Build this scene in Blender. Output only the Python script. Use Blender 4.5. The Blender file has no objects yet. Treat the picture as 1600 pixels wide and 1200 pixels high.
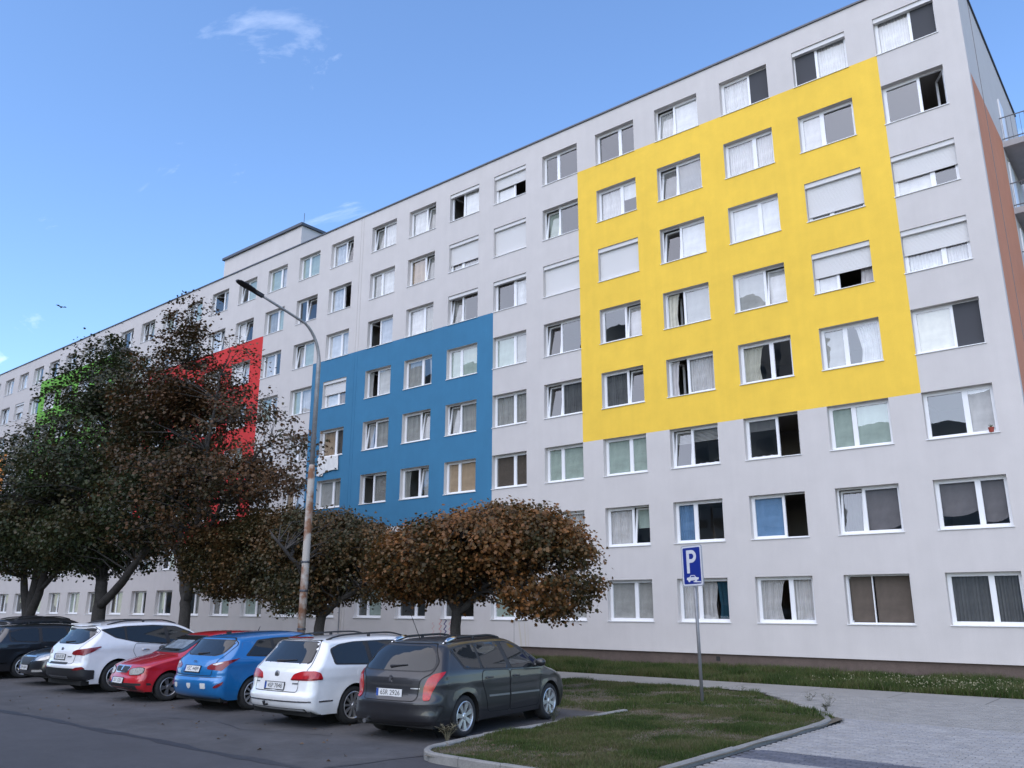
import bpy, bmesh, math, random
import numpy as np
from mathutils import Vector, Matrix
from mathutils.geometry import delaunay_2d_cdt
from mathutils.bvhtree import BVHTree

scene = bpy.context.scene
COL = scene.collection
R = math.radians

# ---------------------------------------------------------------- camera
cam_d = bpy.data.cameras.new('camera')
cam = bpy.data.objects.new('camera', cam_d)
COL.objects.link(cam)
def set_camera():
    yaw, pitch, roll = R(-39.419), R(15.116), R(0.0853)
    f = Vector((math.sin(yaw)*math.cos(pitch), math.cos(yaw)*math.cos(pitch), math.sin(pitch)))
    r = Vector((math.cos(yaw), -math.sin(yaw), 0)); u = r.cross(f)
    r2 = r*math.cos(roll)+u*math.sin(roll); u2 = -r*math.sin(roll)+u*math.cos(roll)
    m = Matrix((r2, u2, -f)).transposed().to_4x4()
    m.translation = Vector((6.152, -28.027, 2.0))
    cam.matrix_world = m
set_camera()
cam_d.sensor_width = 36.0
cam_d.lens = 36.0*1293.46/1600.0
cam_d.clip_start = 0.1; cam_d.clip_end = 3000
scene.camera = cam
scene.render.resolution_x = 1024; scene.render.resolution_y = 768

# ---------------------------------------------------------------- world, sun, exposure
SUN_EL, SUN_AZ = R(44), R(175)          # azimuth clockwise from +y
w = bpy.data.worlds.new('World'); scene.world = w; w.use_nodes = True
nt = w.node_tree; nt.nodes.clear()
def N(t, typ, **kw):
    n = t.nodes.new(typ)
    for k, v in kw.items(): setattr(n, k, v)
    return n
out = N(nt, 'ShaderNodeOutputWorld'); bg = N(nt, 'ShaderNodeBackground')
sky = N(nt, 'ShaderNodeTexSky', sky_type='NISHITA', sun_disc=False, sun_elevation=SUN_EL, sun_rotation=SUN_AZ)
sky.air_density = 1.0; sky.dust_density = 0.5; sky.ozone_density = 2.0; sky.altitude = 100
tc = N(nt, 'ShaderNodeTexCoord')
# thin cloud wisps on a flat layer high above, the same everywhere in the sky
sep = N(nt, 'ShaderNodeSeparateXYZ'); nt.links.new(tc.outputs['Generated'], sep.inputs[0])
addz = N(nt, 'ShaderNodeMath', operation='MAXIMUM'); nt.links.new(sep.outputs[2], addz.inputs[0]); addz.inputs[1].default_value = 0.04
dx = N(nt, 'ShaderNodeMath', operation='DIVIDE'); nt.links.new(sep.outputs[0], dx.inputs[0]); nt.links.new(addz.outputs[0], dx.inputs[1])
dy = N(nt, 'ShaderNodeMath', operation='DIVIDE'); nt.links.new(sep.outputs[1], dy.inputs[0]); nt.links.new(addz.outputs[0], dy.inputs[1])
comb = N(nt, 'ShaderNodeCombineXYZ'); nt.links.new(dx.outputs[0], comb.inputs[0]); nt.links.new(dy.outputs[0], comb.inputs[1])
mp = N(nt, 'ShaderNodeMapping'); nt.links.new(comb.outputs[0], mp.inputs[0])
mp.inputs['Location'].default_value = (8.2, 4.4, 0); mp.inputs['Rotation'].default_value = (0, 0, R(125)); mp.inputs['Scale'].default_value = (0.8, 1.7, 1)
n1 = N(nt, 'ShaderNodeTexNoise'); n1.inputs['Scale'].default_value = 1.5; n1.inputs['Detail'].default_value = 9; n1.inputs['Roughness'].default_value = 0.6; n1.inputs['Distortion'].default_value = 0.5
nt.links.new(mp.outputs[0], n1.inputs['Vector'])
rp = N(nt, 'ShaderNodeValToRGB'); rp.color_ramp.elements[0].position = 0.62; rp.color_ramp.elements[1].position = 0.84
rp.color_ramp.elements[0].color = (0, 0, 0, 1); rp.color_ramp.elements[1].color = (0.75, 0.75, 0.75, 1)
nt.links.new(n1.outputs['Fac'], rp.inputs[0])
mixc = N(nt, 'ShaderNodeMixRGB'); nt.links.new(rp.outputs[0], mixc.inputs[0])
tint = N(nt, 'ShaderNodeMixRGB', blend_type='MULTIPLY'); tint.inputs[0].default_value = 1.0; tint.inputs[2].default_value = (0.90, 1.05, 1.22, 1)
nt.links.new(sky.outputs[0], tint.inputs[1]); nt.links.new(tint.outputs[0], mixc.inputs[1]); mixc.inputs[2].default_value = (7.0, 7.4, 8.4, 1)
nt.links.new(mixc.outputs[0], bg.inputs[0]); bg.inputs[1].default_value = 0.15
nt.links.new(bg.outputs[0], out.inputs[0])

sun_d = bpy.data.lights.new('sun', 'SUN'); sun = bpy.data.objects.new('sun', sun_d); COL.objects.link(sun)
sun_d.energy = 1.75; sun_d.angle = R(100); sun_d.color = (1.0, 0.86, 0.69)
sd = Vector((math.sin(SUN_AZ)*math.cos(SUN_EL), math.cos(SUN_AZ)*math.cos(SUN_EL), math.sin(SUN_EL)))
sun.rotation_euler = (-sd).to_track_quat('-Z', 'Y').to_euler()
scene.view_settings.view_transform = 'Standard'; scene.view_settings.look = 'None'
scene.view_settings.gamma = 1.0; scene.view_settings.exposure = 0.80; scene.view_settings.use_curve_mapping = False

# ---------------------------------------------------------------- helpers
rng = np.random.default_rng(7); rnd = random.Random(11)
MATS = {}
def mat(name, col=(0.5, 0.5, 0.5), rough=0.6, metal=0.0, spec=0.5, coat=0.0, noise=None, bump=None, coatr=0.03, streak=0):
    """noise=(scale, amount[, detail]) mottles the colour, bump=(scale, strength) gives fine relief"""
    if name in MATS: return MATS[name]
    m = bpy.data.materials.new(name); m.use_nodes = True; t = m.node_tree
    b = t.nodes['Principled BSDF']
    b.inputs['Base Color'].default_value = (*col, 1); b.inputs['Roughness'].default_value = rough
    b.inputs['Metallic'].default_value = metal; b.inputs['Specular IOR Level'].default_value = spec
    b.inputs['Coat Weight'].default_value = coat; b.inputs['Coat Roughness'].default_value = coatr
    if noise or bump:
        c = N(t, 'ShaderNodeTexCoord')
    if noise:
        prev = None
        ns = noise if isinstance(noise[0], tuple) else (noise,)
        for sc, amt in ns:
            n = N(t, 'ShaderNodeTexNoise'); n.inputs['Scale'].default_value = sc; n.inputs['Detail'].default_value = 6; n.inputs['Roughness'].default_value = 0.6
            if streak and sc > 100:      # rain streaks: the noise is drawn out along z
                mv = N(t, 'ShaderNodeMapping'); mv.inputs['Scale'].default_value = (1, 1, streak); t.links.new(c.outputs['Object'], mv.inputs[0]); t.links.new(mv.outputs[0], n.inputs['Vector']); n.inputs['Scale'].default_value = sc/100
            else: t.links.new(c.outputs['Object'], n.inputs['Vector'])
            mr = N(t, 'ShaderNodeMapRange'); mr.inputs['From Min'].default_value = 0.3; mr.inputs['From Max'].default_value = 0.7
            mr.inputs['To Min'].default_value = 1-amt; mr.inputs['To Max'].default_value = 1+amt
            t.links.new(n.outputs['Fac'], mr.inputs['Value'])
            mx = N(t, 'ShaderNodeMixRGB', blend_type='MULTIPLY'); mx.inputs[0].default_value = 1
            if prev: t.links.new(prev, mx.inputs[1])
            else: mx.inputs[1].default_value = (*col, 1)
            t.links.new(mr.outputs[0], mx.inputs[2]); prev = mx.outputs[0]
        t.links.new(prev, b.inputs['Base Color'])
    if bump:
        n = N(t, 'ShaderNodeTexNoise'); n.inputs['Scale'].default_value = bump[0]; n.inputs['Detail'].default_value = 5
        t.links.new(c.outputs['Object'], n.inputs['Vector'])
        bp = N(t, 'ShaderNodeBump'); bp.inputs['Strength'].default_value = bump[1]; bp.inputs['Distance'].default_value = 0.02
        t.links.new(n.outputs['Fac'], bp.inputs['Height']); t.links.new(bp.outputs[0], b.inputs['Normal'])
    MATS[name] = m
    return m
def glass(name, tint=(0.75, 0.8, 0.8), ior=1.75, rough=0.0):
    if name in MATS: return MATS[name]
    m = bpy.data.materials.new(name); m.use_nodes = True; t = m.node_tree; t.nodes.clear()
    o = N(t, 'ShaderNodeOutputMaterial'); tr = N(t, 'ShaderNodeBsdfTransparent'); tr.inputs[0].default_value = (*tint, 1)
    gl = N(t, 'ShaderNodeBsdfGlossy'); gl.inputs['Roughness'].default_value = rough
    r0 = ((ior-1)/(ior+1))**2; lw = N(t, 'ShaderNodeLayerWeight'); pw = N(t, 'ShaderNodeMath', operation='POWER'); pw.inputs[1].default_value = 5; t.links.new(lw.outputs['Facing'], pw.inputs[0])
    fr = N(t, 'ShaderNodeMath', operation='MULTIPLY_ADD'); fr.inputs[1].default_value = 1-r0; fr.inputs[2].default_value = r0; t.links.new(pw.outputs[0], fr.inputs[0])
    c = N(t, 'ShaderNodeTexCoord'); n = N(t, 'ShaderNodeTexNoise'); n.inputs['Scale'].default_value = 0.9
    t.links.new(c.outputs['Object'], n.inputs['Vector'])
    bp = N(t, 'ShaderNodeBump'); bp.inputs['Strength'].default_value = 0.06; bp.inputs['Distance'].default_value = 0.05
    t.links.new(n.outputs['Fac'], bp.inputs['Height']); t.links.new(bp.outputs[0], gl.inputs['Normal'])
    mx = N(t, 'ShaderNodeMixShader'); t.links.new(fr.outputs[0], mx.inputs[0]); t.links.new(tr.outputs[0], mx.inputs[1]); t.links.new(gl.outputs[0], mx.inputs[2])
    t.links.new(mx.outputs[0], o.inputs[0]); MATS[name] = m
    return m

class MB:
    """collects plain geometry for one mesh"""
    def __init__(s): s.v = []; s.f = []; s.mi = []
    def poly(s, pts, mi=0):
        b = len(s.v); s.v += [tuple(p) for p in pts]; s.f.append(tuple(range(b, b+len(pts)))); s.mi.append(mi); return s
    def box(s, a, b, mi=0, M=None):
        x0, y0, z0 = a; x1, y1, z1 = b
        c = [(x0,y0,z0),(x1,y0,z0),(x1,y1,z0),(x0,y1,z0),(x0,y0,z1),(x1,y0,z1),(x1,y1,z1),(x0,y1,z1)]
        if M is not None: c = [tuple(M @ Vector(p)) for p in c]
        k = len(s.v); s.v += c
        for q in ((0,3,2,1),(4,5,6,7),(0,1,5,4),(1,2,6,5),(2,3,7,6),(3,0,4,7)):
            s.f.append(tuple(k+i for i in q)); s.mi.append(mi)
        return s
    def tube(s, pts, rad, n=8, mi=0, cap=True):
        pts = [Vector(p) for p in pts]; rad = rad if hasattr(rad, '__len__') else [rad]*len(pts)
        k = len(s.v); up = Vector((0.3, 0.2, 1)).normalized(); prev = None
        for i, p in enumerate(pts):
            d = (pts[min(i+1, len(pts)-1)]-pts[max(i-1, 0)]).normalized()
            a = (prev-d*prev.dot(d)) if prev is not None else (up.cross(d) if abs(up.dot(d)) < 0.95 else Vector((1, 0, 0)).cross(d))
            if a.length < 1e-6: a = Vector((1, 0, 0)).cross(d)
            a.normalize(); b = d.cross(a); prev = a
            for j in range(n):
                t = 2*math.pi*j/n; q = p+(a*math.cos(t)+b*math.sin(t))*rad[i]; s.v.append(tuple(q))
        for i in range(len(pts)-1):
            for j in range(n):
                s.f.append((k+i*n+j, k+i*n+(j+1) % n, k+(i+1)*n+(j+1) % n, k+(i+1)*n+j)); s.mi.append(mi)
        if cap:
            s.f.append(tuple(k+j for j in reversed(range(n)))); s.mi.append(mi)
            s.f.append(tuple(k+(len(pts)-1)*n+j for j in range(n))); s.mi.append(mi)
        return s
    def lathe(s, prof, n=32, axis='y', mi=0):
        """prof = [(radius, along)] ; closed=False"""
        k = len(s.v)
        for r_, a in prof:
            for j in range(n):
                t = 2*math.pi*j/n; c_, s_ = r_*math.cos(t), r_*math.sin(t)
                s.v.append((c_, a, s_) if axis == 'y' else (c_, s_, a))
        for i in range(len(prof)-1):
            for j in range(n):
                q = (k+i*n+j, k+(i+1)*n+j, k+(i+1)*n+(j+1) % n, k+i*n+(j+1) % n)
                s.f.append(q if axis == 'y' else q[::-1]); s.mi.append(mi)
        return s
    def mesh(s, name, mats, smooth=False):
        me = bpy.data.meshes.new(name); me.from_pydata(s.v, [], s.f)
        for m in (mats if isinstance(mats, (list, tuple)) else [mats]): me.materials.append(m)
        if any(s.mi): me.polygons.foreach_set('material_index', s.mi)
        if smooth: me.polygons.foreach_set('use_smooth', [True]*len(me.polygons))
        me.update(); return me
    def build(s, name, mats, parent=None, smooth=False): return link(name, s.mesh(name, mats, smooth), parent)
def link(name, data, parent=None, loc=None, rot=None):
    o = bpy.data.objects.new(name, data); COL.objects.link(o)
    if parent: o.parent = parent
    if loc is not None: o.location = loc
    if rot is not None: o.rotation_euler = rot
    return o
def tag(o, label, cat, group=None):
    o['label'] = label; o['category'] = cat
    if group: o['group'] = group
    return o
def struct(o): o['kind'] = 'structure'; return o
def stuff(o, label=None, cat=None):
    o['kind'] = 'stuff'
    if label: o['label'] = label
    if cat: o['category'] = cat
    return o
def thing(name, label, cat, loc=(0, 0, 0), rz=0, group=None):
    o = link(name, None, None, loc, (0, 0, rz)); o.empty_display_size = 0.3
    return tag(o, label, cat, group)
def np_mesh(name, V, F, mats, col=None, smooth=False):
    """V (n,3), F (m,k) with k = 3 or 4"""
    me = bpy.data.meshes.new(name); V = np.asarray(V, np.float32); F = np.asarray(F, np.int32)
    me.vertices.add(len(V)); me.vertices.foreach_set('co', V.ravel())
    k = F.shape[1]; me.loops.add(F.size); me.loops.foreach_set('vertex_index', F.ravel())
    me.polygons.add(len(F)); me.polygons.foreach_set('loop_start', np.arange(0, F.size, k, dtype=np.int32))
    for m in (mats if isinstance(mats, (list, tuple)) else [mats]): me.materials.append(m)
    if col is not None:
        a = me.color_attributes.new('Col', 'FLOAT_COLOR', 'POINT')
        c4 = np.ones((len(V), 4), np.float32); c4[:, :3] = col; a.data.foreach_set('color', c4.ravel())
    if smooth: me.polygons.foreach_set('use_smooth', np.ones(len(F), bool))
    me.update(calc_edges=True); me.validate(); return me
def attr_mat(name, rough=0.55, trans=0.25, spec=0.3):
    m = bpy.data.materials.new(name); m.use_nodes = True; t = m.node_tree; b = t.nodes['Principled BSDF']
    a = N(t, 'ShaderNodeVertexColor'); a.layer_name = 'Col'
    t.links.new(a.outputs[0], b.inputs['Base Color']); b.inputs['Roughness'].default_value = rough; b.inputs['Specular IOR Level'].default_value = spec
    tl = N(t, 'ShaderNodeBsdfTranslucent'); t.links.new(a.outputs[0], tl.inputs[0])
    mx = N(t, 'ShaderNodeMixShader'); mx.inputs[0].default_value = trans
    t.links.new(b.outputs[0], mx.inputs[1]); t.links.new(tl.outputs[0], mx.inputs[2]); t.links.new(mx.outputs[0], t.nodes['Material Output'].inputs[0])
    return m
def text_mesh(name, s, size, m, depth=0.0):
    c = bpy.data.curves.new(name, 'FONT'); c.body = s; c.size = size; c.extrude = depth; c.align_x = 'CENTER'; c.align_y = 'CENTER'
    o = bpy.data.objects.new(name, c); COL.objects.link(o)
    dg = bpy.context.evaluated_depsgraph_get(); me = bpy.data.meshes.new_from_object(o.evaluated_get(dg))
    bpy.data.objects.remove(o); bpy.data.curves.remove(c)
    me.materials.clear(); me.materials.append(m); return me
def gz(y): return 0.0      # the ground is level
# ================================================================ ground, road, paving
M_soil = mat('soil', (0.10, 0.083, 0.060), 0.95, noise=((0.6, 0.3), (14, 0.25)), bump=(30, 0.6))
M_road = mat('asphalt_road', (0.052, 0.051, 0.056), 0.82, noise=((0.25, 0.16), (1.7, 0.13), (7, 0.10), (90, 0.25)), bump=(160, 0.35))
M_park = mat('asphalt_parking', (0.064, 0.062, 0.064), 0.85, noise=((0.35, 0.24), (1.6, 0.20), (7, 0.12), (80, 0.28)), bump=(140, 0.4))
M_tar = mat('tar', (0.026, 0.026, 0.03), 0.6, noise=(9, 0.3))
M_conc = mat('path_concrete', (0.23, 0.222, 0.208), 0.9, noise=((0.8, 0.12), (12, 0.08), (70, 0.08)), bump=(90, 0.2))
M_kerb = mat('kerb_concrete', (0.21, 0.205, 0.195), 0.9, noise=((2.1, 0.18), (35, 0.14)), bump=(60, 0.3))

def sheet(name, pts, z, m, parent=None):
    mb = MB(); mb.poly([(x, y, z) for x, y in pts]); o = mb.build(name, m, parent); return struct(o) if parent is None else o
def strip_sheet(name, x0, x1, ys, dz, m):
    mb = MB()
    for a, b in zip(ys[:-1], ys[1:]): mb.poly([(x0, a, gz(a)+dz), (x1, a, gz(a)+dz), (x1, b, gz(b)+dz), (x0, b, gz(b)+dz)])
    return struct(mb.build(name, m))
mb = MB(); ys = [-900, -16, -1, 900]
for a, b in zip(ys[:-1], ys[1:]): mb.poly([(-900, a, gz(a)-0.012), (900, a, gz(a)-0.012), (900, b, gz(b)-0.012), (-900, b, gz(b)-0.012)])
struct(mb.build('ground', M_soil))
sheet('road', [(-300, -37), (300, -37), (300, -20.83), (-300, -20.83)], 0.0, M_road)
sheet('road', [(-3.13, -20.83), (300, -20.83), (300, -18.6), (-2.66, -18.6), (-2.84, -19.85)], 0.0, M_road)
pk = struct(sheet('parking_bay', [(-300, -20.83), (-3.13, -20.83), (-2.84, -19.85), (-2.66, -18.6), (-2.84, -18.3), (-2.98, -13.33), (-300, -13.33)], 0.0, M_park)); 
# tar joints between the two asphalt beds: uneven ribbons
def ribbon(name, pts, w0, z, m):
    mb = MB(); P = []
    for (x0, y0), (x1, y1) in zip(pts[:-1], pts[1:]):
        n = max(2, int(math.hypot(x1-x0, y1-y0)/0.12))
        for i in range(n): P.append((x0+(x1-x0)*i/n, y0+(y1-y0)*i/n))
    P.append(pts[-1]); k = None
    for i, (x, y) in enumerate(P):
        a = P[max(0, i-1)]; b = P[min(len(P)-1, i+1)]; d = math.hypot(b[0]-a[0], b[1]-a[1]); nx, ny = -(b[1]-a[1])/d, (b[0]-a[0])/d
        o = 0.03*math.sin(i*0.21)+0.015*math.sin(i*0.83); h = w0*(0.5+0.22*math.sin(i*0.37+1)+0.2*rnd.random())
        q = ((x+nx*(o+h), y+ny*(o+h), z), (x+nx*(o-h), y+ny*(o-h), z))
        if k: mb.poly([k[1], q[1], q[0], k[0]])
        k = q
    return struct(mb.build(name, m))
ribbon('road_joint', [(-80, -20.84), (-3.13, -20.84)], 0.13, 0.004, M_tar)
ribbon('road_joint', [(-3.11, -20.81), (-2.87, -19.97), (-2.74, -19.13)], 0.045, 0.004, M_tar)
for k_, pts_ in enumerate(([(-9.5, -19.4), (-8.2, -19.0), (-7.0, -19.25), (-5.2, -18.8)],)): ribbon('road_crack', pts_, 0.010, 0.004, M_tar)
# faded white bay line beside the kerb
M_line = mat('faded_paint', (0.30, 0.30, 0.29), 0.8, noise=((5, 0.3), (60, 0.3)))
ribbon('bay_marking', [(-3.7, -17.4), (-3.03, -17.28)], 0.07, 0.004, M_line)

# ---- kerbs: every stone is a part
def kerb(name, label, pts, width, top, bottom, stone, closed=False):
    t = thing(name, label, 'kerb'); L = 0; segs = []
    P = [Vector((x, y, 0)) for x, y in pts]
    # resample to even stones
    cum = [0]
    for a, b in zip(P[:-1], P[1:]): cum.append(cum[-1]+(b-a).length)
    n = max(1, round(cum[-1]/stone))
    def at(s):
        for i in range(len(P)-1):
            if s <= cum[i+1] or i == len(P)-2: return P[i].lerp(P[i+1], (s-cum[i])/max(1e-6, cum[i+1]-cum[i]))
    for i in range(n):
        s0, s1 = cum[-1]*i/n+0.005, cum[-1]*(i+1)/n-0.005
        k = max(1, int((s1-s0)/0.15)); mbk = MB(); dz = rnd.uniform(-0.006, 0.006); c = 0.018
        prof = [(-width/2, bottom), (-width/2, top-c), (-width/2+c, top), (width/2-c, top), (width/2, top-c), (width/2, bottom)]
        rows = []
        for j in range(k+1):
            p = at(s0+(s1-s0)*j/k); d = (at(min(cum[-1], s0+(s1-s0)*j/k+0.03))-at(max(0, s0+(s1-s0)*j/k-0.03))).normalized(); nn = Vector((-d.y, d.x, 0))
            rows.append([tuple(p+nn*a+Vector((0, 0, b+dz+(gz(p.y) if abs(p.y) < 15.9 else 0)))) for a, b in prof])
        for a, b in zip(rows[:-1], rows[1:]):
            for q in range(len(prof)-1): mbk.poly([a[q], b[q], b[q+1], a[q+1]])
        mbk.poly(rows[0]); mbk.poly(rows[-1][::-1])
        mbk.build('kerb_stone', M_kerb, t)
    return t
arc = lambda cx, cy, r, a0, a1, n=7: [(cx+r*math.cos(R(a0+(a1-a0)*i/n)), cy+r*math.sin(R(a0+(a1-a0)*i/n))) for i in range(n+1)]
kerb('kerb', 'raised concrete kerb rounding the front corner of the grass island', arc(-2.14, -18.78, 0.64, 172, 268)+[(-1.2, -19.44), (0.4, -19.44)], 0.09, 0.12, -0.05, 0.8)
kerb('kerb', 'flat concrete kerb between the grey estate car and the grass', [(-2.96, -13.5), (-2.96, -16.3), (-2.96, -17.7), (-2.84, -18.6)], 0.12, 0.112, -0.1, 1.0)
kerb('kerb', 'low concrete kerb along the paved yard beside the grass island', [(.57, -19.3), (.57, -12.8), (.50, -12.3), (.30, -11.85), (.02, -11.42)], 0.11, 0.105, -0.05, 1.0)
# ---- concrete path along the block
def path_piece(x0, x1):
    mb = MB(); a, b = -7.28, -5.27
    mb.poly([(x0, a, gz(a)+0.012), (x1, a, gz(a)+0.012), (x1, b, gz(b)+0.012), (x0, b, gz(b)+0.012)])
    mb.poly([(x0, a, gz(a)-0.06), (x1, a, gz(a)-0.06), (x1, a, gz(a)+0.012), (x0, a, gz(a)+0.012)]); return mb
pth = struct(link('path', None)); x = -70
while x < 16:
    path_piece(x, x+1.985).build('slab', M_conc, pth); x += 2.0
# ---- paved yard
M_pv = []
for i, c in enumerate(((0.265, 0.26, 0.262), (0.24, 0.238, 0.243), (0.285, 0.28, 0.278), (0.25, 0.244, 0.24))):
    M_pv.append(mat('paver_grey_%d' % i, c, 0.85, noise=((3, 0.1), (60, 0.14)), bump=(90, 0.25)))
M_pd = [mat('paver_dark_%d' % i, c, 0.85, noise=((3, 0.1), (60, 0.14)), bump=(90, 0.25)) for i, c in enumerate(((0.085, 0.09, 0.115), (0.10, 0.105, 0.13), (0.075, 0.08, 0.10)))]
M_pt = [mat('paver_tan_%d' % i, c, 0.85, noise=((3, 0.1), (60, 0.14)), bump=(90, 0.25)) for i, c in enumerate(((0.235, 0.228, 0.215), (0.215, 0.209, 0.20), (0.25, 0.242, 0.23)))]
M_joint = mat('joint_sand', (0.06, 0.058, 0.054), 0.95, noise=(40, 0.2))
yard = struct(link('paved_yard', None))
def yard_inside(x, y):
    if y < -12.0: return x > 0.63
    return x > 0.63-(y+12.0)*0.785 if y < -7.87 else x > -2.6-(y+7.87)*3.1
bed = MB()
yb = [-19.6, -15, -12.0, -7.87, -7.29]; xb = [.60, .60, .58, -2.65, -4.5]
for i in range(4): bed.poly([(xb[i], yb[i], gz(yb[i])+0.03), (14, yb[i], gz(yb[i])+0.03), (14, yb[i+1], gz(yb[i+1])+0.03-0.02*(i == 3)), (xb[i+1], yb[i+1], gz(yb[i+1])+0.03-0.02*(i == 3))])
bed.build('paving_bed', M_joint, yard)
pav = []; row = 0; y = -19.6
while y < -7.4:
    x = -4.2-(0.1 if row % 2 else 0)
    while x < 9:
        if yard_inside(x+0.02, y+0.05): pav.append((x, y))
        x += 0.2
    y += 0.1; row += 1
camp = np.array((6.152, -28.027)); view = R(-39.4)
def in_view(x, y):
    dx_, dy_ = x-6.152, y+28.027; a = math.atan2(dx_, dy_)-view
    return abs(math.degrees(a)) < 33 and math.hypot(dx_, dy_) > 6
pm = {}
def paver_mesh(m):
    if m.name in pm: return pm[m.name]
    mb = MB(); h = 0.022; c = 0.006; a, b = 0.190, 0.090
    lo = [(0, 0, 0), (a, 0, 0), (a, b, 0), (0, b, 0)]; mi = [(0, 0, h-c), (a, 0, h-c), (a, b, h-c), (0, b, h-c)]; hi = [(c, c, h), (a-c, c, h), (a-c, b-c, h), (c, b-c, h)]
    mb.poly(hi)
    for i in range(4):
        j = (i+1) % 4; mb.poly([lo[i], lo[j], mi[j], mi[i]]); mb.poly([mi[i], mi[j], hi[j], hi[i]])
    pm[m.name] = mb.mesh('paver', m); return pm[m.name]
pav.sort(key=lambda p: (0 if in_view(*p) else 1, math.hypot(p[0]-6.152, p[1]+28.027)))
rest = {}
for i, (x, y) in enumerate(pav):
    ms = M_pd if -16.78 < y < -15.95 else (M_pt if y > -11.65 else M_pv); m = ms[rnd.randrange(len(ms))]
    z = gz(y)+0.03+rnd.uniform(-0.0025, 0.0025)
    if i < 300: link('paver', paver_mesh(m), yard, (x+0.003, y+0.003, z), (rnd.uniform(-.006, .006), rnd.uniform(-.006, .006), 0))
    else: rest.setdefault(m.name, []).append((x+0.003, y+0.003, z))
VV = []; FF = []; MI = []; names = list(rest); kk = 0
for mi_, nm in enumerate(names):
    me = pm.get(nm) or paver_mesh(MATS[nm]); tv = np.array([v.co for v in me.vertices]); tf = [tuple(p.vertices) for p in me.polygons]
    for (x, y, z) in rest[nm]:
        VV.append(tv+np.array((x, y, z))); FF += [tuple(i+kk for i in f) for f in tf]; kk += len(tv); MI += [mi_]*len(tf)
me = bpy.data.meshes.new('paver_field'); me.from_pydata(np.concatenate(VV).tolist(), [], FF)
for nm in names: me.materials.append(MATS[nm])
me.polygons.foreach_set('material_index', MI); stuff(link('paver_field', me, yard))
# ---- gravel strip at the foot of the wall
strip_sheet('wall_foot_strip', -110, 2.7, [-0.62, -0.05], 0.03, mat('strip_concrete', (0.30, 0.29, 0.27), 0.95, noise=((1, 0.2), (25, 0.2))))

# ---- grass: soil under it, blades on it
GZ = lambda y: np.zeros_like(y)
M_blade = attr_mat('grass_blade', 0.6, 0.3, 0.2)
def vnoise(x, y, s, seed):
    g = np.random.default_rng(seed).random((64, 64)); X = (x/s) % 64; Y = (y/s) % 64
    i = X.astype(int) % 64; j = Y.astype(int) % 64; fx = X-np.floor(X); fy = Y-np.floor(Y); fx = fx*fx*(3-2*fx); fy = fy*fy*(3-2*fy)
    return (g[i, j]*(1-fx)+g[(i+1) % 64, j]*fx)*(1-fy)+(g[i, (j+1) % 64]*(1-fx)+g[(i+1) % 64, (j+1) % 64]*fx)*fy
def grass(name, label, n, box, inside, hgt, zf, thr, seed, pal, wid=0.006):
    r = np.random.default_rng(seed); x = r.uniform(box[0], box[1], n); y = r.uniform(box[2], box[3], n)
    d = 0.55*vnoise(x, y, 0.9, seed)+0.3*vnoise(x, y, 0.33, seed+1)+0.15*vnoise(x, y, 0.11, seed+2)
    e = d+r.uniform(-.16, .16, n); k = inside(x, y) & ((e > thr) | (r.random(n) < .30)); x = x[k]; y = y[k]; d = d[k]; e = e[k]; n = len(x)
    z = zf(x, y); h = hgt*(0.35+1.1*np.clip((d-thr)*2.2, 0, 1))*r.uniform(0.5, 1.3, n); a = r.uniform(0, 2*np.pi, n)
    wv = wid*r.uniform(0.6, 1.5, n); lean = r.uniform(0.1, 0.9, n)*h; b = r.uniform(0, 2*np.pi, n)
    V = np.zeros((n, 3, 3)); V[:, 0] = np.stack([x-wv*np.cos(a), y-wv*np.sin(a), z-0.01], 1); V[:, 1] = np.stack([x+wv*np.cos(a), y+wv*np.sin(a), z-0.01], 1)
    V[:, 2] = np.stack([x+lean*np.cos(b), y+lean*np.sin(b), z+h], 1)
    pal = np.array(pal); big = vnoise(x, y, 0.7, seed+5); i = np.clip(((big*0.8+r.random(n)*0.55-0.15)*len(pal)).astype(int), 0, len(pal)-1)
    c = pal[i]*r.uniform(0.7, 1.3, (n, 1)); dry = (e < thr) | (r.random(n) < .06); c[dry] = np.array((.15, .125, .075))*r.uniform(.55, 1.25, (int(dry.sum()), 1))
    o = link(name, np_mesh(name, V.reshape(-1, 3), np.arange(3*n).reshape(-1, 3), M_blade, np.repeat(c, 3, 0)))
    return stuff(o, label, 'grass')
def isl(x, y):
    k = (x > -2.91) & (x < 0.51) & (y > -19.39) & (y < -12.0)
    k &= ~((x < -2.14) & (y < -18.78) & ((x+2.14)**2+(y+18.78)**2 > 0.58**2)) & ~((x < -2.72) & (y < -18.5))
    k2 = (y >= -12.0) & (y < -7.34) & (x < np.where(y < -7.87, 0.53-(y+12.0)*0.785, -2.7-(y+7.87)*3.1))
    k3 = (x <= -2.91) & (y > -13.28) & (y < -7.34)
    return k | k2 | k3
def soil_z(x, y):
    """raised bed of the island, falling to the path and to the verge"""
    a = np.clip((-8.0-y)/3.0, 0, 1)*np.clip((x+4.4)/1.0, 0, 1)*np.where((x < -2.93) & (y < -13), 0.1, 1.0)*np.where(x < -2.95, np.clip((y+13.3)/.8, 0, 1), 1.0)
    return 0.075*a+(0.012*np.sin(3.1*x+1.7*y)*np.sin(2.3*y)+0.008*np.sin(7*x-3*y))*a+0.004
mb = MB(); gx = np.concatenate([np.arange(-90, -9, 3.0), np.arange(-9, 3.2, .14)]); gy = np.arange(-19.46, -7.2, .14)
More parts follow.
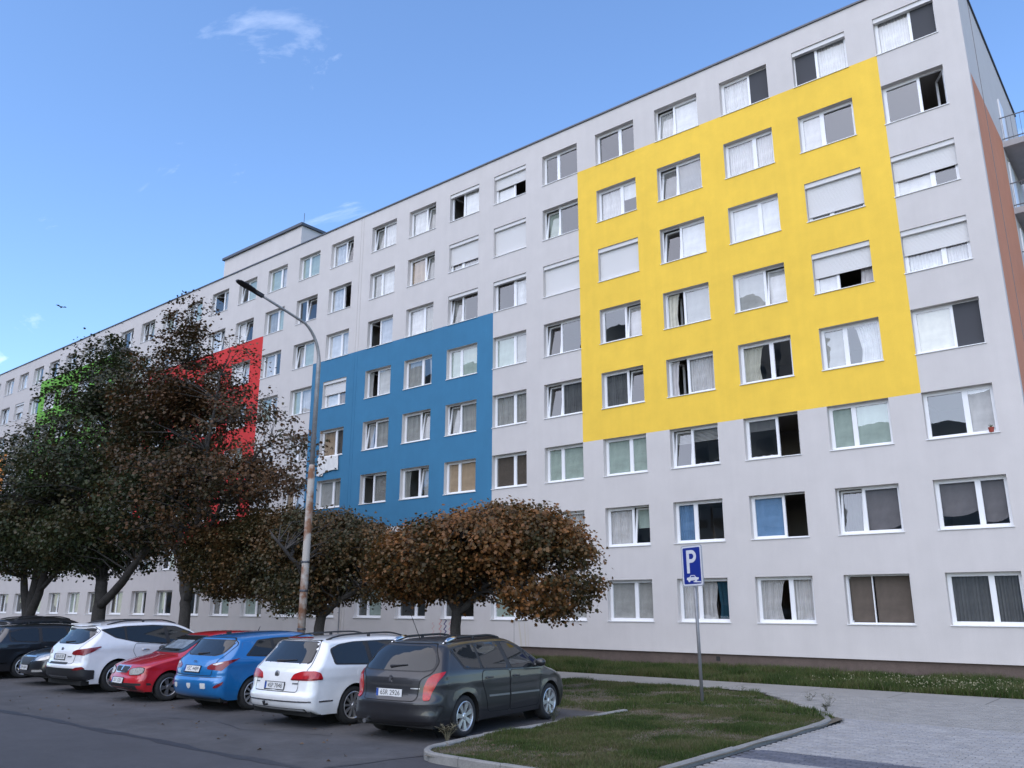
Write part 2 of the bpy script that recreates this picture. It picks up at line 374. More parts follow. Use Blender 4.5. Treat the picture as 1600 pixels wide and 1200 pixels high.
for i in range(len(gx)-1):
    for j in range(len(gy)-1):
        cx, cy = (gx[i]+gx[i+1])/2, (gy[j]+gy[j+1])/2
        if not isl(np.array([cx, cx-.09, cx+.09, cx, cx, cx-(.1 if cy > -11.7 else 0)]), np.array([cy, cy, cy, cy-.05, cy+.09, cy])).any(): continue
        mb.poly([(x, y, float(soil_z(x, y))) for x, y in ((gx[i], gy[j]), (gx[i+1], gy[j]), (gx[i+1], gy[j+1]), (gx[i], gy[j+1]))])
struct(mb.build('lawn', M_soil, None, True))
strip_sheet('lawn_strip', -110, 30, [-5.27, -3, -0.62], 0.002, M_soil)
PAL = [(0.036, 0.062, 0.016), (0.050, 0.080, 0.020), (0.066, 0.094, 0.025), (0.095, 0.108, 0.038), (0.13, 0.120, 0.06)]
grass('lawn_grass', 'short patchy grass on the island beside the parked grey car', 190000, (-3.0, 0.55, -19.4, -12.0), lambda x, y: isl(x, y) & (x > -2.92), 0.065, soil_z, 0.36, 3, PAL)
grass('verge_grass', 'patchy grass of the verge between the parked cars and the path', 170000, (-17, 0.8, -13.3, -7.3), lambda x, y: isl(x, y) & ((y > -12.0) | (x < -2.92)), 0.075, soil_z, 0.36, 13, PAL, 0.008)
grass('strip_grass', 'long rough grass strip along the foot of the apartment block', 230000, (-26, 8, -5.25, -0.7), lambda x, y: (y > -5.3), 0.16, lambda x, y: GZ(y), 0.22, 23, PAL[:4]+[(0.11, 0.11, 0.045)], 0.010)
# ================================================================ the apartment block
FH, Z1, WW, WH, RD = 2.8, 1.51, 2.0, 1.525, 0.21      # storey, first sill, window size, reveal depth
COLX = [0, -3.0, -6.01, -9.02, -12.06, -15.06, -18.05, -21.04, -24.06, -27.07, -30.65, -33.70]
while len(COLX) < 31: COLX.append(COLX[-1]-3.23 if len(COLX) < 27 else COLX[-1]-3.0)
XL, XR, ZB, ZT, DEPTH = COLX[-1]-1.2, 2.74, 0.45, 23.53, 12.0
bld = thing('apartment_building', 'long grey eight-storey apartment block with yellow, blue, red and green painted fields', 'building')
M_wall = mat('render_grey', (0.548, 0.518, 0.502), 0.92, noise=((0.13, 0.045), (1.1, 0.035), (40, 0.04), (350, 0.018)), bump=(55, 0.15), streak=.06)
M_rev = mat('render_reveal', (0.54, 0.51, 0.485), 0.92)
def paint(n, c): return mat('paint_'+n, c, 0.9, noise=((0.2, 0.05), (1.4, 0.05), (35, 0.04), (350, 0.025)), bump=(55, 0.15), streak=.06)
L_ = lambda c: COLX[c]; R_ = lambda c: COLX[c]+WW; S_ = lambda r: Z1+FH*(r-1); T_ = lambda r: S_(r)+WH
FIELDS = [('yellow', R_(5), L_(0), T_(3), S_(8), (0.80, 0.525, 0.062)), ('blue', R_(11), L_(6), T_(2), S_(6), (0.036, 0.165, 0.30)),
          ('red', R_(17), L_(12), T_(2), S_(7), (0.56, 0.03, 0.03)), ('green', R_(23), L_(18), T_(3), S_(8), (0.15, 0.40, 0.05)),
          ('orange', R_(29), L_(24), T_(2), S_(6), (0.70, 0.26, 0.05))]
xs = sorted({XL, XR} | {v for c in range(len(COLX)) for v in (L_(c), R_(c))}); zs = sorted({ZB, ZT} | {v for r in range(1, 9) for v in (S_(r), T_(r))})
wallmb = MB(); fmb = {f[0]: MB() for f in FIELDS}
opens = {(round(L_(c), 3), round(S_(r), 3)) for c in range(len(COLX)) for r in range(1, 9)}
for i in range(len(xs)-1):
    for j in range(len(zs)-1):
        x0, x1, z0, z1 = xs[i], xs[i+1], zs[j], zs[j+1]
        if (round(x0, 3), round(z0, 3)) in opens and abs(z1-z0-WH) < 1e-3: continue
        tgt = wallmb
        for n, a, b, c, d, _ in FIELDS:
            if a-1e-3 <= x0 and x1 <= b+1e-3 and c-1e-3 <= z0 and z1 <= d+1e-3: tgt = fmb[n]
        tgt.poly([(x0, 0, z0), (x1, 0, z0), (x1, 0, z1), (x0, 0, z1)])
for c in range(len(COLX)):
    for r in range(1, 9):
        x0, x1, z0, z1 = L_(c), R_(c), S_(r), T_(r)
        wallmb.poly([(x0, 0, z0), (x0, 0, z1), (x0, RD+.08, z1), (x0, RD+.08, z0)], 1); wallmb.poly([(x1, 0, z0), (x1, RD+.08, z0), (x1, RD+.08, z1), (x1, 0, z1)], 1)
        wallmb.poly([(x0, 0, z1), (x1, 0, z1), (x1, RD+.08, z1), (x0, RD+.08, z1)], 1); wallmb.poly([(x0, 0, z0), (x0, RD+.08, z0), (x1, RD+.08, z0), (x1, 0, z0)], 1)
# gable, rear, bottom edge of the insulation
OT, OY0, OY1 = 19.33, 0.28, 5.75
wallmb.poly([(XR, 0, ZB), (XR, OY0, ZB), (XR, OY0, OT), (XR, 0, OT)]); wallmb.poly([(XR, 0, OT), (XR, DEPTH, OT), (XR, DEPTH, ZT), (XR, 0, ZT)])
wallmb.poly([(XR, OY1, ZB), (XR, DEPTH, ZB), (XR, DEPTH, OT), (XR, OY1, OT)])
wallmb.poly([(XL, DEPTH, ZB), (XL, DEPTH, ZT), (XR, DEPTH, ZT), (XR, DEPTH, ZB)]); wallmb.poly([(XL, 0, ZB), (XL, 0, ZT), (XL, DEPTH, ZT), (XL, DEPTH, ZB)])
wallmb.poly([(XL, 0, ZB), (XL, 0.12, ZB), (XR, 0.12, ZB), (XR, 0, ZB)])
wallmb.build('wall', [M_wall, M_rev], bld)
for n, a, b, c, d, colr in FIELDS:
    o = fmb[n].build('painted_field', paint(n, colr), bld); o['label'] = n+' painted field of the facade'
g = MB().poly([(XR, OY0, ZB), (XR, OY1, ZB), (XR, OY1, OT), (XR, OY0, OT)]).build('painted_field', paint('terracotta', (0.54, 0.215, 0.115)), bld); g['label'] = 'terracotta field on the end wall'
M_dkm = mat('flashing_metal', (0.10, 0.105, 0.12), 0.5, 0.6)
MB().box((XL-.05, -0.06, ZT), (XR+.06, DEPTH+.05, ZT+.07)).build('roof', M_dkm, bld)
MB().box((XR-.003, 2.36, ZB), (XR+.012, 2.42, ZT-.1)).build('gable_joint', mat('joint_grey', (0.22, 0.19, 0.18), 0.8), bld)
M_pl = mat('plinth_brown', (0.105, 0.078, 0.066), 0.9, noise=((0.5, 0.14), (6, 0.12), (40, 0.1)), bump=(50, 0.2))
MB().box((XL, 0.09, -0.7), (XR-.05, 0.4, ZB-.002)).box((XR-.45, 0.405, -0.7), (XR-.05, DEPTH-.1, ZB-.002)).build('plinth', M_pl, bld)
for x in (-7.6, -20.3, -33.0): MB().box((x-.07, 0.07, .22), (x+.07, 0.092, .36)).build('plinth_vent', mat('vent_black', (0.02, 0.02, 0.02), 0.7), bld)
# expansion joint covers
M_jc = mat('joint_cover', (0.49, 0.46, 0.435), 0.85)
for x in (-28.02, -27.80):
    for a_, b_, m_ in ((ZB+.02, T_(2), M_jc), (T_(2), S_(6), MATS['paint_blue']), (S_(6), ZT-.02, M_jc)): MB().box((x-.016, -0.010, a_), (x+.016, 0.004, b_-.001)).build('expansion_joint', m_, bld)
MB().tube([(-28.16, -.03, .5), (-28.16, -.03, 1.9), (-28.16, -.03, 2.9)], .025).build('lightning_conductor', mat('zinc', (0.3, 0.3, 0.31), .5, .7), bld)
# rooms behind the glass: slabs, cross walls, back wall
M_room = mat('room_wall', (0.30, 0.28, 0.26), 0.95); rm = MB()
for r in range(1, 10):
    z = S_(r)-0.95; rm.box((XL+.2, .30, z-.1), (XR-.2, 4.2, z))
for c in range(len(COLX)):
    xw = COLX[c]-0.5 if c < len(COLX)-1 else XL+.2; rm.box((xw-.05, .302, .16), (xw+.05, 4.19, ZT-.1))
rm.box((XR-.25, .303, .16), (XR-.15, 4.18, ZT-.1)); rm.box((XL+.2, 4.2, .16), (XR-.2, 4.3, ZT-.1)); rm.build('interior', M_room, bld)
# house of the lift on the roof
lh = MB().box((-46.6, 2.5, ZT+.07), (-37.3, 9.0, 26.88)).build('lift_house', M_wall, bld)
MB().box((-46.75, 2.35, 26.88), (-37.15, 9.15, 27.06)).build('lift_house_roof', M_dkm, lh)
MB().box((-38.75, 2.44, 23.9), (-38.0, 2.52, 24.68)).build('lift_house_vent', MATS['vent_black'], lh)
MB().tube([(-37.4, 2.7, 27.0), (-37.4, 2.7, 27.9)], .02, 5).build('aerial', M_dkm, lh)
# balconies at the gable
M_rail = mat('rail_grey', (0.16, 0.165, 0.18), 0.5, 0.5); M_slab = mat('balcony_concrete', (0.40, 0.39, 0.40), .9, noise=(3, .1))
M_pvc = mat('window_white', (0.78, 0.78, 0.79), 0.35, noise=(2.0, 0.03))
for z in (19.33, 16.53, 13.73, 10.93, 8.13, 5.33):
    b = MB().box((XR+.002, 5.82, z-.24), (XR+1.5, 9.6, z)).build('balcony', M_slab, bld)
    rl = MB(); y0, y1, x1 = 5.88, 9.54, XR+1.44
    for zz in (z+.12, z+1.03): rl.tube([(XR+.01, y0, zz), (x1, y0, zz)], .022, 6).tube([(x1, y0, zz), (x1, y1, zz)], .022, 6)
    for i in range(10): rl.tube([(XR+.08+i*.151, y0, z), (XR+.08+i*.151, y0, z+1.03)], .008 if i < 9 else .02, 5)
    for i in range(1, 24): rl.tube([(x1, y0+i*.152, z+.12), (x1, y0+i*.152, z+1.03)], .008, 5)
    rl.build('railing', M_rail, b)
    d = MB().box((XR-.01, 6.45, z+.05), (XR+.05, 7.35, z+2.2)).build('balcony_door', M_pvc, b)

# ---------------------------------------------------------------- windows
M_glass = glass('window_glass', (0.96, 0.97, 0.96), 2.35); M_sill = mat('sill_white', (0.74, 0.74, 0.74), 0.45, noise=(6, .06))
M_shut = mat('shutter_slats', (0.62, 0.61, 0.60), 0.5); M_screen = mat('insect_screen', (0.055, 0.057, 0.065), 0.9)
CUR = {'white': (0.66, 0.655, 0.66), 'lace': (0.62, 0.60, 0.60), 'grey': (0.38, 0.375, 0.36), 'green': (0.36, 0.43, 0.38), 'tan': (0.42, 0.31, 0.21), 'brown': (0.10, 0.08, 0.065),
       'blue': (0.15, 0.27, 0.44), 'teal': (0.02, 0.09, 0.14), 'dark': (0.12, 0.12, 0.12), 'cream': (0.62, 0.60, 0.52), 'cloth': (0.17, 0.155, 0.16)}
MCUR = {k: mat('curtain_'+k, v, 0.9, noise=((4, 0.12), (0.9, 0.1))) for k, v in CUR.items()}
BW, GAP = 0.05, 0.03; CLR = WW-2*BW-GAP; WIDE, NARROW = CLR*0.6, CLR*0.4
def frame_mesh(wl):
    mb = MB(); y0, y1 = RD, RD+.07
    mb.box((0, y0, 0), (BW, y1, WH)).box((WW-BW, y0, 0), (WW, y1, WH)).box((BW, y0, 0), (WW-BW, y1, BW)).box((BW, y0, WH-BW), (WW-BW, y1, WH)).box((BW+wl, y0, BW), (BW+wl+GAP, y1, WH-BW))
    return mb.mesh('window', M_pvc)
SH = WH-2*BW; SB = 0.062
def sash_mesh(wd):
    mb = MB(); y0, y1 = -.012, .055; b = SB; mb.box((0, y0, 0), (b, y1, SH)).box((wd-b, y0, 0), (wd, y1, SH)).box((b, y0, 0), (wd-b, y1, b)).box((b, y0, SH-b), (wd-b, y1, SH))
    return mb.mesh('sash', M_pvc)
def pane_mesh(wd):
    mb = MB(); mb.poly([(SB, .02, SB), (wd-SB, .02, SB), (wd-SB, .02, SH-SB), (SB, .02, SH-SB)]); return mb.mesh('pane', M_glass)
def curtain_mesh(wd, kind, m, frac=1.0, side=0, seed=0):
    """hanging cloth with folds, a flat roller blind, a striped blind or a cloth sagging over the sash"""
    mb = MB(); r = random.Random(seed); n = int(wd*70)
    if kind == 'fold':
        x0 = 0 if side == 0 else wd*(1-frac); ph = r.random()*6; k1 = r.uniform(38, 62); row = []
        for j in range(9):
            z = SH*j/8; line = []
            for i in range(n+1):
                u = i/n; pull = 1-0.28*(1-abs(j/8-.35))*(frac < 1)*(1 if j < 8 else 0)
                x = x0+wd*frac*(u if side == 0 else 1-(1-u)) ; x = (x-x0)*pull+x0 if side == 0 else wd-(wd-x)*pull
                yy = 0.022*math.sin(k1*u*wd+ph+0.3*math.sin(5*u))+0.01*math.sin(2.3*k1*u*wd)+.005*j/8
                line.append((x, yy, z))
            row.append(line)
        for a, b in zip(row[:-1], row[1:]):
            for i in range(n): mb.poly([a[i], a[i+1], b[i+1], b[i]])
        return mb.mesh('curtain', m, True)
    if kind == 'blind':
        z0 = SH*(1-frac); mb.box((0.03, -.003, z0), (wd-.03, .003, SH)); return mb.mesh('blind', m)
    if kind == 'slat':
        z0 = SH*(1-frac); k = int((SH-z0)/.05)
        for i in range(k):
            z = z0+i*.05; mb.poly([(.03, -.02, z), (wd-.03, -.02, z), (wd-.03, .012, z+.042), (.03, .012, z+.042)])
        return mb.mesh('blind', m)
    if kind == 'sag':
        row = []
        for j in range(13):
            z = SH-(SH*frac)*j/12; line = []
            for i in range(17):
                u = i/16; zz = z-.18*(j/12)*math.sin(u*math.pi)*.6+.14*u*(j/12); yy = -.03*math.sin(8*u+5*j/12)*(j/12)
                line.append((u*wd, yy, max(0.03, zz)))
            row.append(line)
        for a, b in zip(row[:-1], row[1:]):
            for i in range(16): mb.poly([b[i], b[i+1], a[i+1], a[i]])
        return mb.mesh('cloth', m, True)
FR = {0: frame_mesh(WIDE), 1: frame_mesh(NARROW)}; SA = {WIDE: sash_mesh(WIDE), NARROW: sash_mesh(NARROW)}; PA = {WIDE: pane_mesh(WIDE), NARROW: pane_mesh(NARROW)}
SILL = MB().box((-.03, -.035, -.022), (WW+.03, RD, .004)).mesh('sill', M_sill); BOX = MB().box((.004, .05, WH-.17), (WW-.004, RD-.012, WH-.002)).mesh('shutter_box', M_shut)
CC = {}
def cur(wd, kind, colr, frac=1.0, side=0, seed=0):
    k = (wd, kind, colr, frac, side, seed)
    if k not in CC: CC[k] = curtain_mesh(wd, kind, MCUR[colr], frac, side, seed)
    return CC[k]
SHC = {}
def shutter_mesh(fr):
    if fr in SHC: return SHC[fr]
    mb = MB(); zt = WH-.17; z0 = zt-fr*(zt-.01); z = zt
    while z > z0+.005:
        a = max(z0, z-.045); mb.poly([(.012, .155, a), (WW-.012, .155, a), (WW-.012, .148, a+.006), (.012, .148, a+.006)]); mb.poly([(.012, .148, a+.006), (WW-.012, .148, a+.006), (WW-.012, .155, z), (.012, .155, z)]); z = a
    SHC[fr] = mb.mesh('roller_shutter', M_shut); return SHC[fr]
# what each window shows: sash states '' shut, 't' tilted, 'o' open inwards; fill = (kind, colour[, fraction]) or None; shutter fraction, -1 = box only
F = lambda c, fr=1.0: ('fold', c, fr); Bl = lambda c, fr=1.0: ('blind', c, fr); Sl = lambda c, fr=1.0: ('slat', c, fr)
scr = 'screen'
WIN = {
 (0,8): ('', '', F('white'), scr, -1), (1,8): ('', '', scr, F('white'), -1), (2,8): ('', '', F('white'), scr, None), (3,8): ('t', '', F('white'), Bl('white'), None), (4,8): ('', '', None, None, None), (5,8): ('', '', None, None, None),
 (6,8): ('', 'o', Bl('white'), None, .42), (7,8): ('o', '', None, Bl('white'), -1), (8,8): ('', 't', F('white'), F('grey'), None), (9,8): ('t', '', F('grey'), F('white'), None), (10,8): ('', 't', F('white'), None, None),
 (0,7): ('', 'o', None, None, None), (1,7): ('', '', Bl('lace'), None, None), (2,7): ('', '', F('lace'), F('lace'), None), (3,7): ('t', '', Sl('white'), Sl('white'), None), (4,7): ('', '', F('lace'), Bl('white', .5), None), (5,7): ('t', '', Bl('green'), None, None),
 (6,7): ('', '', None, None, .93), (7,7): ('', '', F('lace'), F('lace'), .72), (8,7): ('', 't', F('tan'), F('grey'), None), (9,7): ('', '', F('grey'), F('white'), None), (10,7): ('', 'o', F('white'), None, None),
 (0,6): ('', '', Bl('lace'), None, .55), (1,6): ('', '', Bl('white'), Bl('white'), .86), (2,6): ('', '', Bl('white'), Bl('white'), None), (3,6): ('t', '', None, Bl('white'), None), (4,6): ('', '', None, None, 1.0), (5,6): ('', '', None, None, 1.0),
 (6,6): ('', '', None, F('white'), -1), (7,6): ('t', '', F('grey'), None, -1), (8,6): ('', '', F('white'), F('grey'), None), (9,6): ('o', '', None, Bl('lace'), None), (10,6): ('', '', Bl('white'), F('white'), None),
 (0,5): ('', '', F('white'), F('lace'), .52), (1,5): ('', 'o', Bl('lace'), F('lace', .5), .55), (2,5): ('', 't', Bl('grey'), Bl('white'), None), (3,5): ('o', '', F('cream', .7), Bl('grey'), None), (4,5): ('', 't', None, Bl('lace'), None), (5,5): ('t', '', None, None, None),
 (6,5): ('', '', Bl('green'), Bl('grey'), None), (7,5): ('', '', Bl('green'), Bl('green'), None), (8,5): ('', '', F('grey'), F('lace', .6), None), (9,5): ('o', '', F('grey', .4), Bl('white'), None), (10,5): ('', '', Bl('white'), F('tan'), .46),
 (0,4): ('', '', Bl('cream'), scr, None), (1,4): ('', '', Bl('grey'), F('white', .8), None), (2,4): ('', '', F('cream', .75), None, None), (3,4): ('o', '', F('lace', .5), F('lace'), None), (4,4): ('', 't', F('dark'), None, None), (5,4): ('t', '', None, F('dark'), None),
 (6,4): ('', '', F('grey'), F('grey'), None), (7,4): ('t', '', F('grey'), F('grey'), None), (8,4): ('', 't', F('grey'), F('grey'), None), (9,4): ('t', '', F('lace', .6), F('grey'), None), (10,4): ('', '', F('tan'), F('brown'), None),
 (0,3): ('', '', None, Bl('lace'), None), (1,3): ('', '', Bl('green'), Bl('green'), None), (2,3): ('', 'o', Bl('dark', .3), None, None), (3,3): ('t', '', Sl('grey', .35), Sl('grey', .35), None), (4,3): ('', '', Bl('green'), Bl('green'), None), (5,3): ('', '', Bl('green'), Bl('green'), None),
 (6,3): ('', '', Bl('brown'), Bl('brown'), None), (7,3): ('', '', Bl('tan'), Bl('tan'), None), (8,3): ('', 't', F('grey', .4), Bl('grey'), None), (9,3): ('o', '', None, Sl('grey'), None), (10,3): ('', '', Bl('grey'), F('grey'), None),
 (0,2): ('', '', ('sag', 'cloth', .72), ('sag', 'cloth', .88), None), (1,2): ('t', '', F('dark'), ('sag', 'cloth', .93), None), (2,2): ('', 'o', Bl('blue'), None, None), (3,2): ('', '', F('blue'), None, None), (4,2): ('', 't', F('lace'), Bl('green', .55), None), (5,2): ('', '', F('grey'), F('lace'), None),
 (0,1): ('', '', F('dark'), F('dark'), None), (1,1): ('o', 'o', Bl('brown'), Bl('brown'), None), (2,1): ('', '', F('lace', .85), F('lace'), None), (3,1): ('', '', F('lace'), F('teal', .5), None), (4,1): ('', '', Bl('grey'), Bl('grey'), None),
}
kinds = [F('white'), F('grey'), F('lace'), Bl('white'), Bl('grey'), Bl('green'), None, None, F('dark'), F('tan'), F('white', .5)]
M_wr = rnd
for c in range(len(COLX)):
    for r in range(1, 9):
        st = WIN.get((c, r))
        if st is None:
            top = r >= 6
            st = (rnd.choice(['', '', '', 't', 'o']) if r > 1 else '', rnd.choice(['', '', '', 't']) if r > 1 else '', rnd.choice(kinds[:8] if top else (kinds if r > 1 else kinds[4:9]+kinds[1:2])), rnd.choice(kinds[:8] if top else (kinds if r > 1 else kinds[4:9]+kinds[1:2])), rnd.choice([None]*9+[.5, -1]) if r > 3 else None)
        wl, wr = (WIDE, NARROW) if c % 2 == 0 else (NARROW, WIDE)
        wn = link('window', FR[c % 2], bld, (L_(c), 0, S_(r)))
        link('sill', SILL, wn)
        for k, (x0, wd, s, fill) in enumerate(((BW, wl, st[0], st[2]), (BW+wl+GAP, wr, st[1], st[3]))):
            piv = Vector((x0 if k == 0 else x0+wd, RD+.012, BW)); Mr = Matrix.Identity(4)
            if s == 'o': Mr = Matrix.Rotation(R(72 if k == 0 else -72)*rnd.uniform(.7, 1.15), 4, 'Z')
            if s == 't': Mr = Matrix.Rotation(R(-7.5), 4, 'X')
            jit = Matrix.Rotation(R(rnd.uniform(-.9, .9)), 4, 'Z') @ Matrix.Rotation(R(rnd.uniform(-.7, .7)), 4, 'X')
            base = Matrix.Translation(piv) @ Mr @ Matrix.Translation(Vector((x0, RD+.012, BW))-piv)
            o = link('sash', SA[wd], wn); o.matrix_local = base
            o = link('pane', PA[wd], wn); o.matrix_local = base @ (jit if s == '' else Matrix.Identity(4))
            if fill == 'screen':
                o = MB().poly([(0.0, 0, 0), (wd, 0, 0), (wd, 0, SH), (0, 0, SH)]).build('insect_screen', M_screen, wn); o.location = (x0, RD-.006, BW)
            elif fill:
                o = link('curtain', cur(wd, fill[0], fill[1], fill[2], k, rnd.randrange(3)), wn, (x0, RD+(.27 if s == 't' else (.125 if fill[0] != 'blind' or s else .085)), BW))
                if (c, r) == (3, 1) and k == 1:
                    link('curtain', cur(wd, 'fold', 'lace', .62, 0, 1), wn, (x0, RD+.19, BW))
        if st[4] is not None:
            link('shutter_box', BOX, wn)
            if st[4] > 0: link('roller_shutter', shutter_mesh(st[4]), wn)
# things on and at the windows
pot = thing('flower_pot', 'small red flower pot at the right end of a window sill near the corner', 'flower pot', (1.80, -.0, S_(3)+.004))
MB().lathe([(0.0, 0), (.06, 0), (.078, .12), (.086, .12), (.086, .15), (.07, .15), (.065, .12), (0, .12)], 16, 'z').build('pot', mat('terracotta_red', (.30, .05, .03), .7), pot)
pl = MB()
for i in range(7): a = i*.9; pl.tube([(0, 0, .11), (.03*math.cos(a), .03*math.sin(a), .19), (.07*math.cos(a), .07*math.sin(a), .22+.02*(i % 3))], [.006, .01, .002], 5)
pl.build('plant', mat('pot_plant', (.05, .08, .03), .7), pot)
row = []
tw = MB()
for j in range(12):
    t = j/11; line = []
    for i in range(36):
        u = i/35; x = L_(10)+.02+1.75*u; drop = (1.02 if u < .3 else .86)+.05*math.sin(6*u)
        if t < .12: yy, zz = .1-.17*t/.12, S_(4)+.03
        else: yy, zz = -.07-.02*math.sin(30*u+1)*(t), S_(4)+.03-(t-.12)/.88*drop
        line.append((x+.02*math.sin(5*u+3*t), yy, zz))
    row.append(line)
for a, b in zip(row[:-1], row[1:]):
    for i in range(35): tw.poly([b[i], b[i+1], a[i+1], a[i]])
tag(tw.build('towel', mat('towel_white', (.70, .69, .67), .95, noise=(5, .06)), None, True), 'white towel hung out over a window sill in the blue field', 'towel')
# small white pots in the dark windows
for i, (c, r, xx) in enumerate(((3, 3, 1.1), (3, 3, 1.35), (3, 3, 1.7), (2, 3, .25), (2, 3, .55), (2, 3, .85))):
    o = MB().lathe([(0, 0), (.045, 0), (.06, .09), (.05, .09), (0, .07)], 12, 'z').build('flower_pot', mat('pot_white', (.6, .6, .6), .5), None)
    o.location = (L_(c)+xx, RD+.105, S_(r)+BW+.002)
    tag(o, '%s white pot on the sill of the %s window below the yellow field' % (('left', 'middle', 'right')[i % 3], ('striped blind' if c == 3 else 'half open')), 'flower pot', 'white pots behind the glass')
# scribble and streaks on the lower wall
def zig(x, n, m, wd):
    mb = MB(); pts = [(x+.09*math.sin(i*2.1), .68+i*.075) for i in range(n)]
    for (a, b), (c, d) in zip(pts[:-1], pts[1:]): mb.poly([(a-wd, -.004, b), (a+wd, -.004, b), (c+wd, -.004, d), (c-wd, -.004, d)])
    o = mb.build('graffiti', m, bld)
zig(-20.75, 12, mat('spray_violet', (.05, .04, .16), .8), .035); zig(-21.05, 12, mat('spray_red', (.55, .22, .20), .8), .025); zig(-20.45, 12, MATS['spray_red'], .02); zig(-21.5, 10, MATS['spray_red'], .012)
M_st = mat('streak_beige', (.52, .48, .41), .9)
for i, (x0, x1, wd) in enumerate(((-16.75, -16.75, .012), (-16.5, -16.35, .05), (-16.2, -16.12, .03), (-16.02, -15.98, .015))):
    MB().poly([(x1-wd, -.004, .47), (x1+wd, -.004, .47), (x0+wd*.6, -.004, 1.43), (x0-wd*.6, -.004, 1.43)]).build('wall_streak', M_st if i else mat('streak_dark', (.16, .15, .14), .9), bld)

# ---------------------------------------------------------------- block across the road, behind the viewer: it fills the lower window reflections
ob = thing('apartment_building', 'tall brown-grey apartment block across the road, seen only as reflection in the windows', 'building')
M_ob = mat('panel_greybrown', (.22, .205, .19), .9, noise=((.2, .1), (3, .08)))
MB().box((-190, -92, -.02), (-34, -77, 42)).build('wall', M_ob, ob); MB().box((-33.99, -91, -.02), (-5, -78, 25)).build('wall', mat('panel_grey', (.28, .275, .27), .9), ob)
MB().box((-120, -89, 42), (-104, -81, 46)).build('lift_house', M_ob, ob); MB().box((-70, -89, 42), (-60, -81, 45)).build('lift_house', M_ob, ob)
q = MB()
for i in range(50):
    for j in range(14):
        x = -188+i*3.1; q.box((x, -76.995, 1.2+j*2.8), (x+2, -76.95, 2.7+j*2.8))
stuff(q.build('window_panes', mat('far_glass', (.02, .022, .025), .08), ob))
# ================================================================ trees
M_bark = mat('bark', (0.045, 0.04, 0.036), 0.9, noise=((6, .3), (30, .3)), bump=(25, .8))
M_leaf = attr_mat('maple_leaf', 0.5, 0.22, 0.35)
LEAF = np.array([(0, -.5, 0), (.22, -.30, .03), (.52, -.18, .07), (.34, .05, .05), (.42, .34, .06), (.14, .24, .02), (0, .58, 0), (-.14, .24, .02), (-.42, .34, .06), (-.34, .05, .05), (-.52, -.18, .07), (-.22, -.30, .03)])
LT = np.array([(0, 1, 11), (1, 2, 3), (11, 9, 10), (1, 3, 5), (3, 4, 5), (11, 7, 9), (9, 7, 8), (1, 5, 7), (1, 7, 11), (5, 6, 7)])
Yt = -12.8
def rand_rot(n, r, upbias):
    nrm = r.normal(size=(n, 3)); nrm /= np.linalg.norm(nrm, axis=1)[:, None]; nrm += np.array(upbias); nrm /= np.linalg.norm(nrm, axis=1)[:, None]
    a = r.normal(size=(n, 3)); a -= nrm*(a*nrm).sum(1)[:, None]; a /= np.linalg.norm(a, axis=1)[:, None]; b = np.cross(nrm, a)
    return np.stack([a, b, nrm], 2)
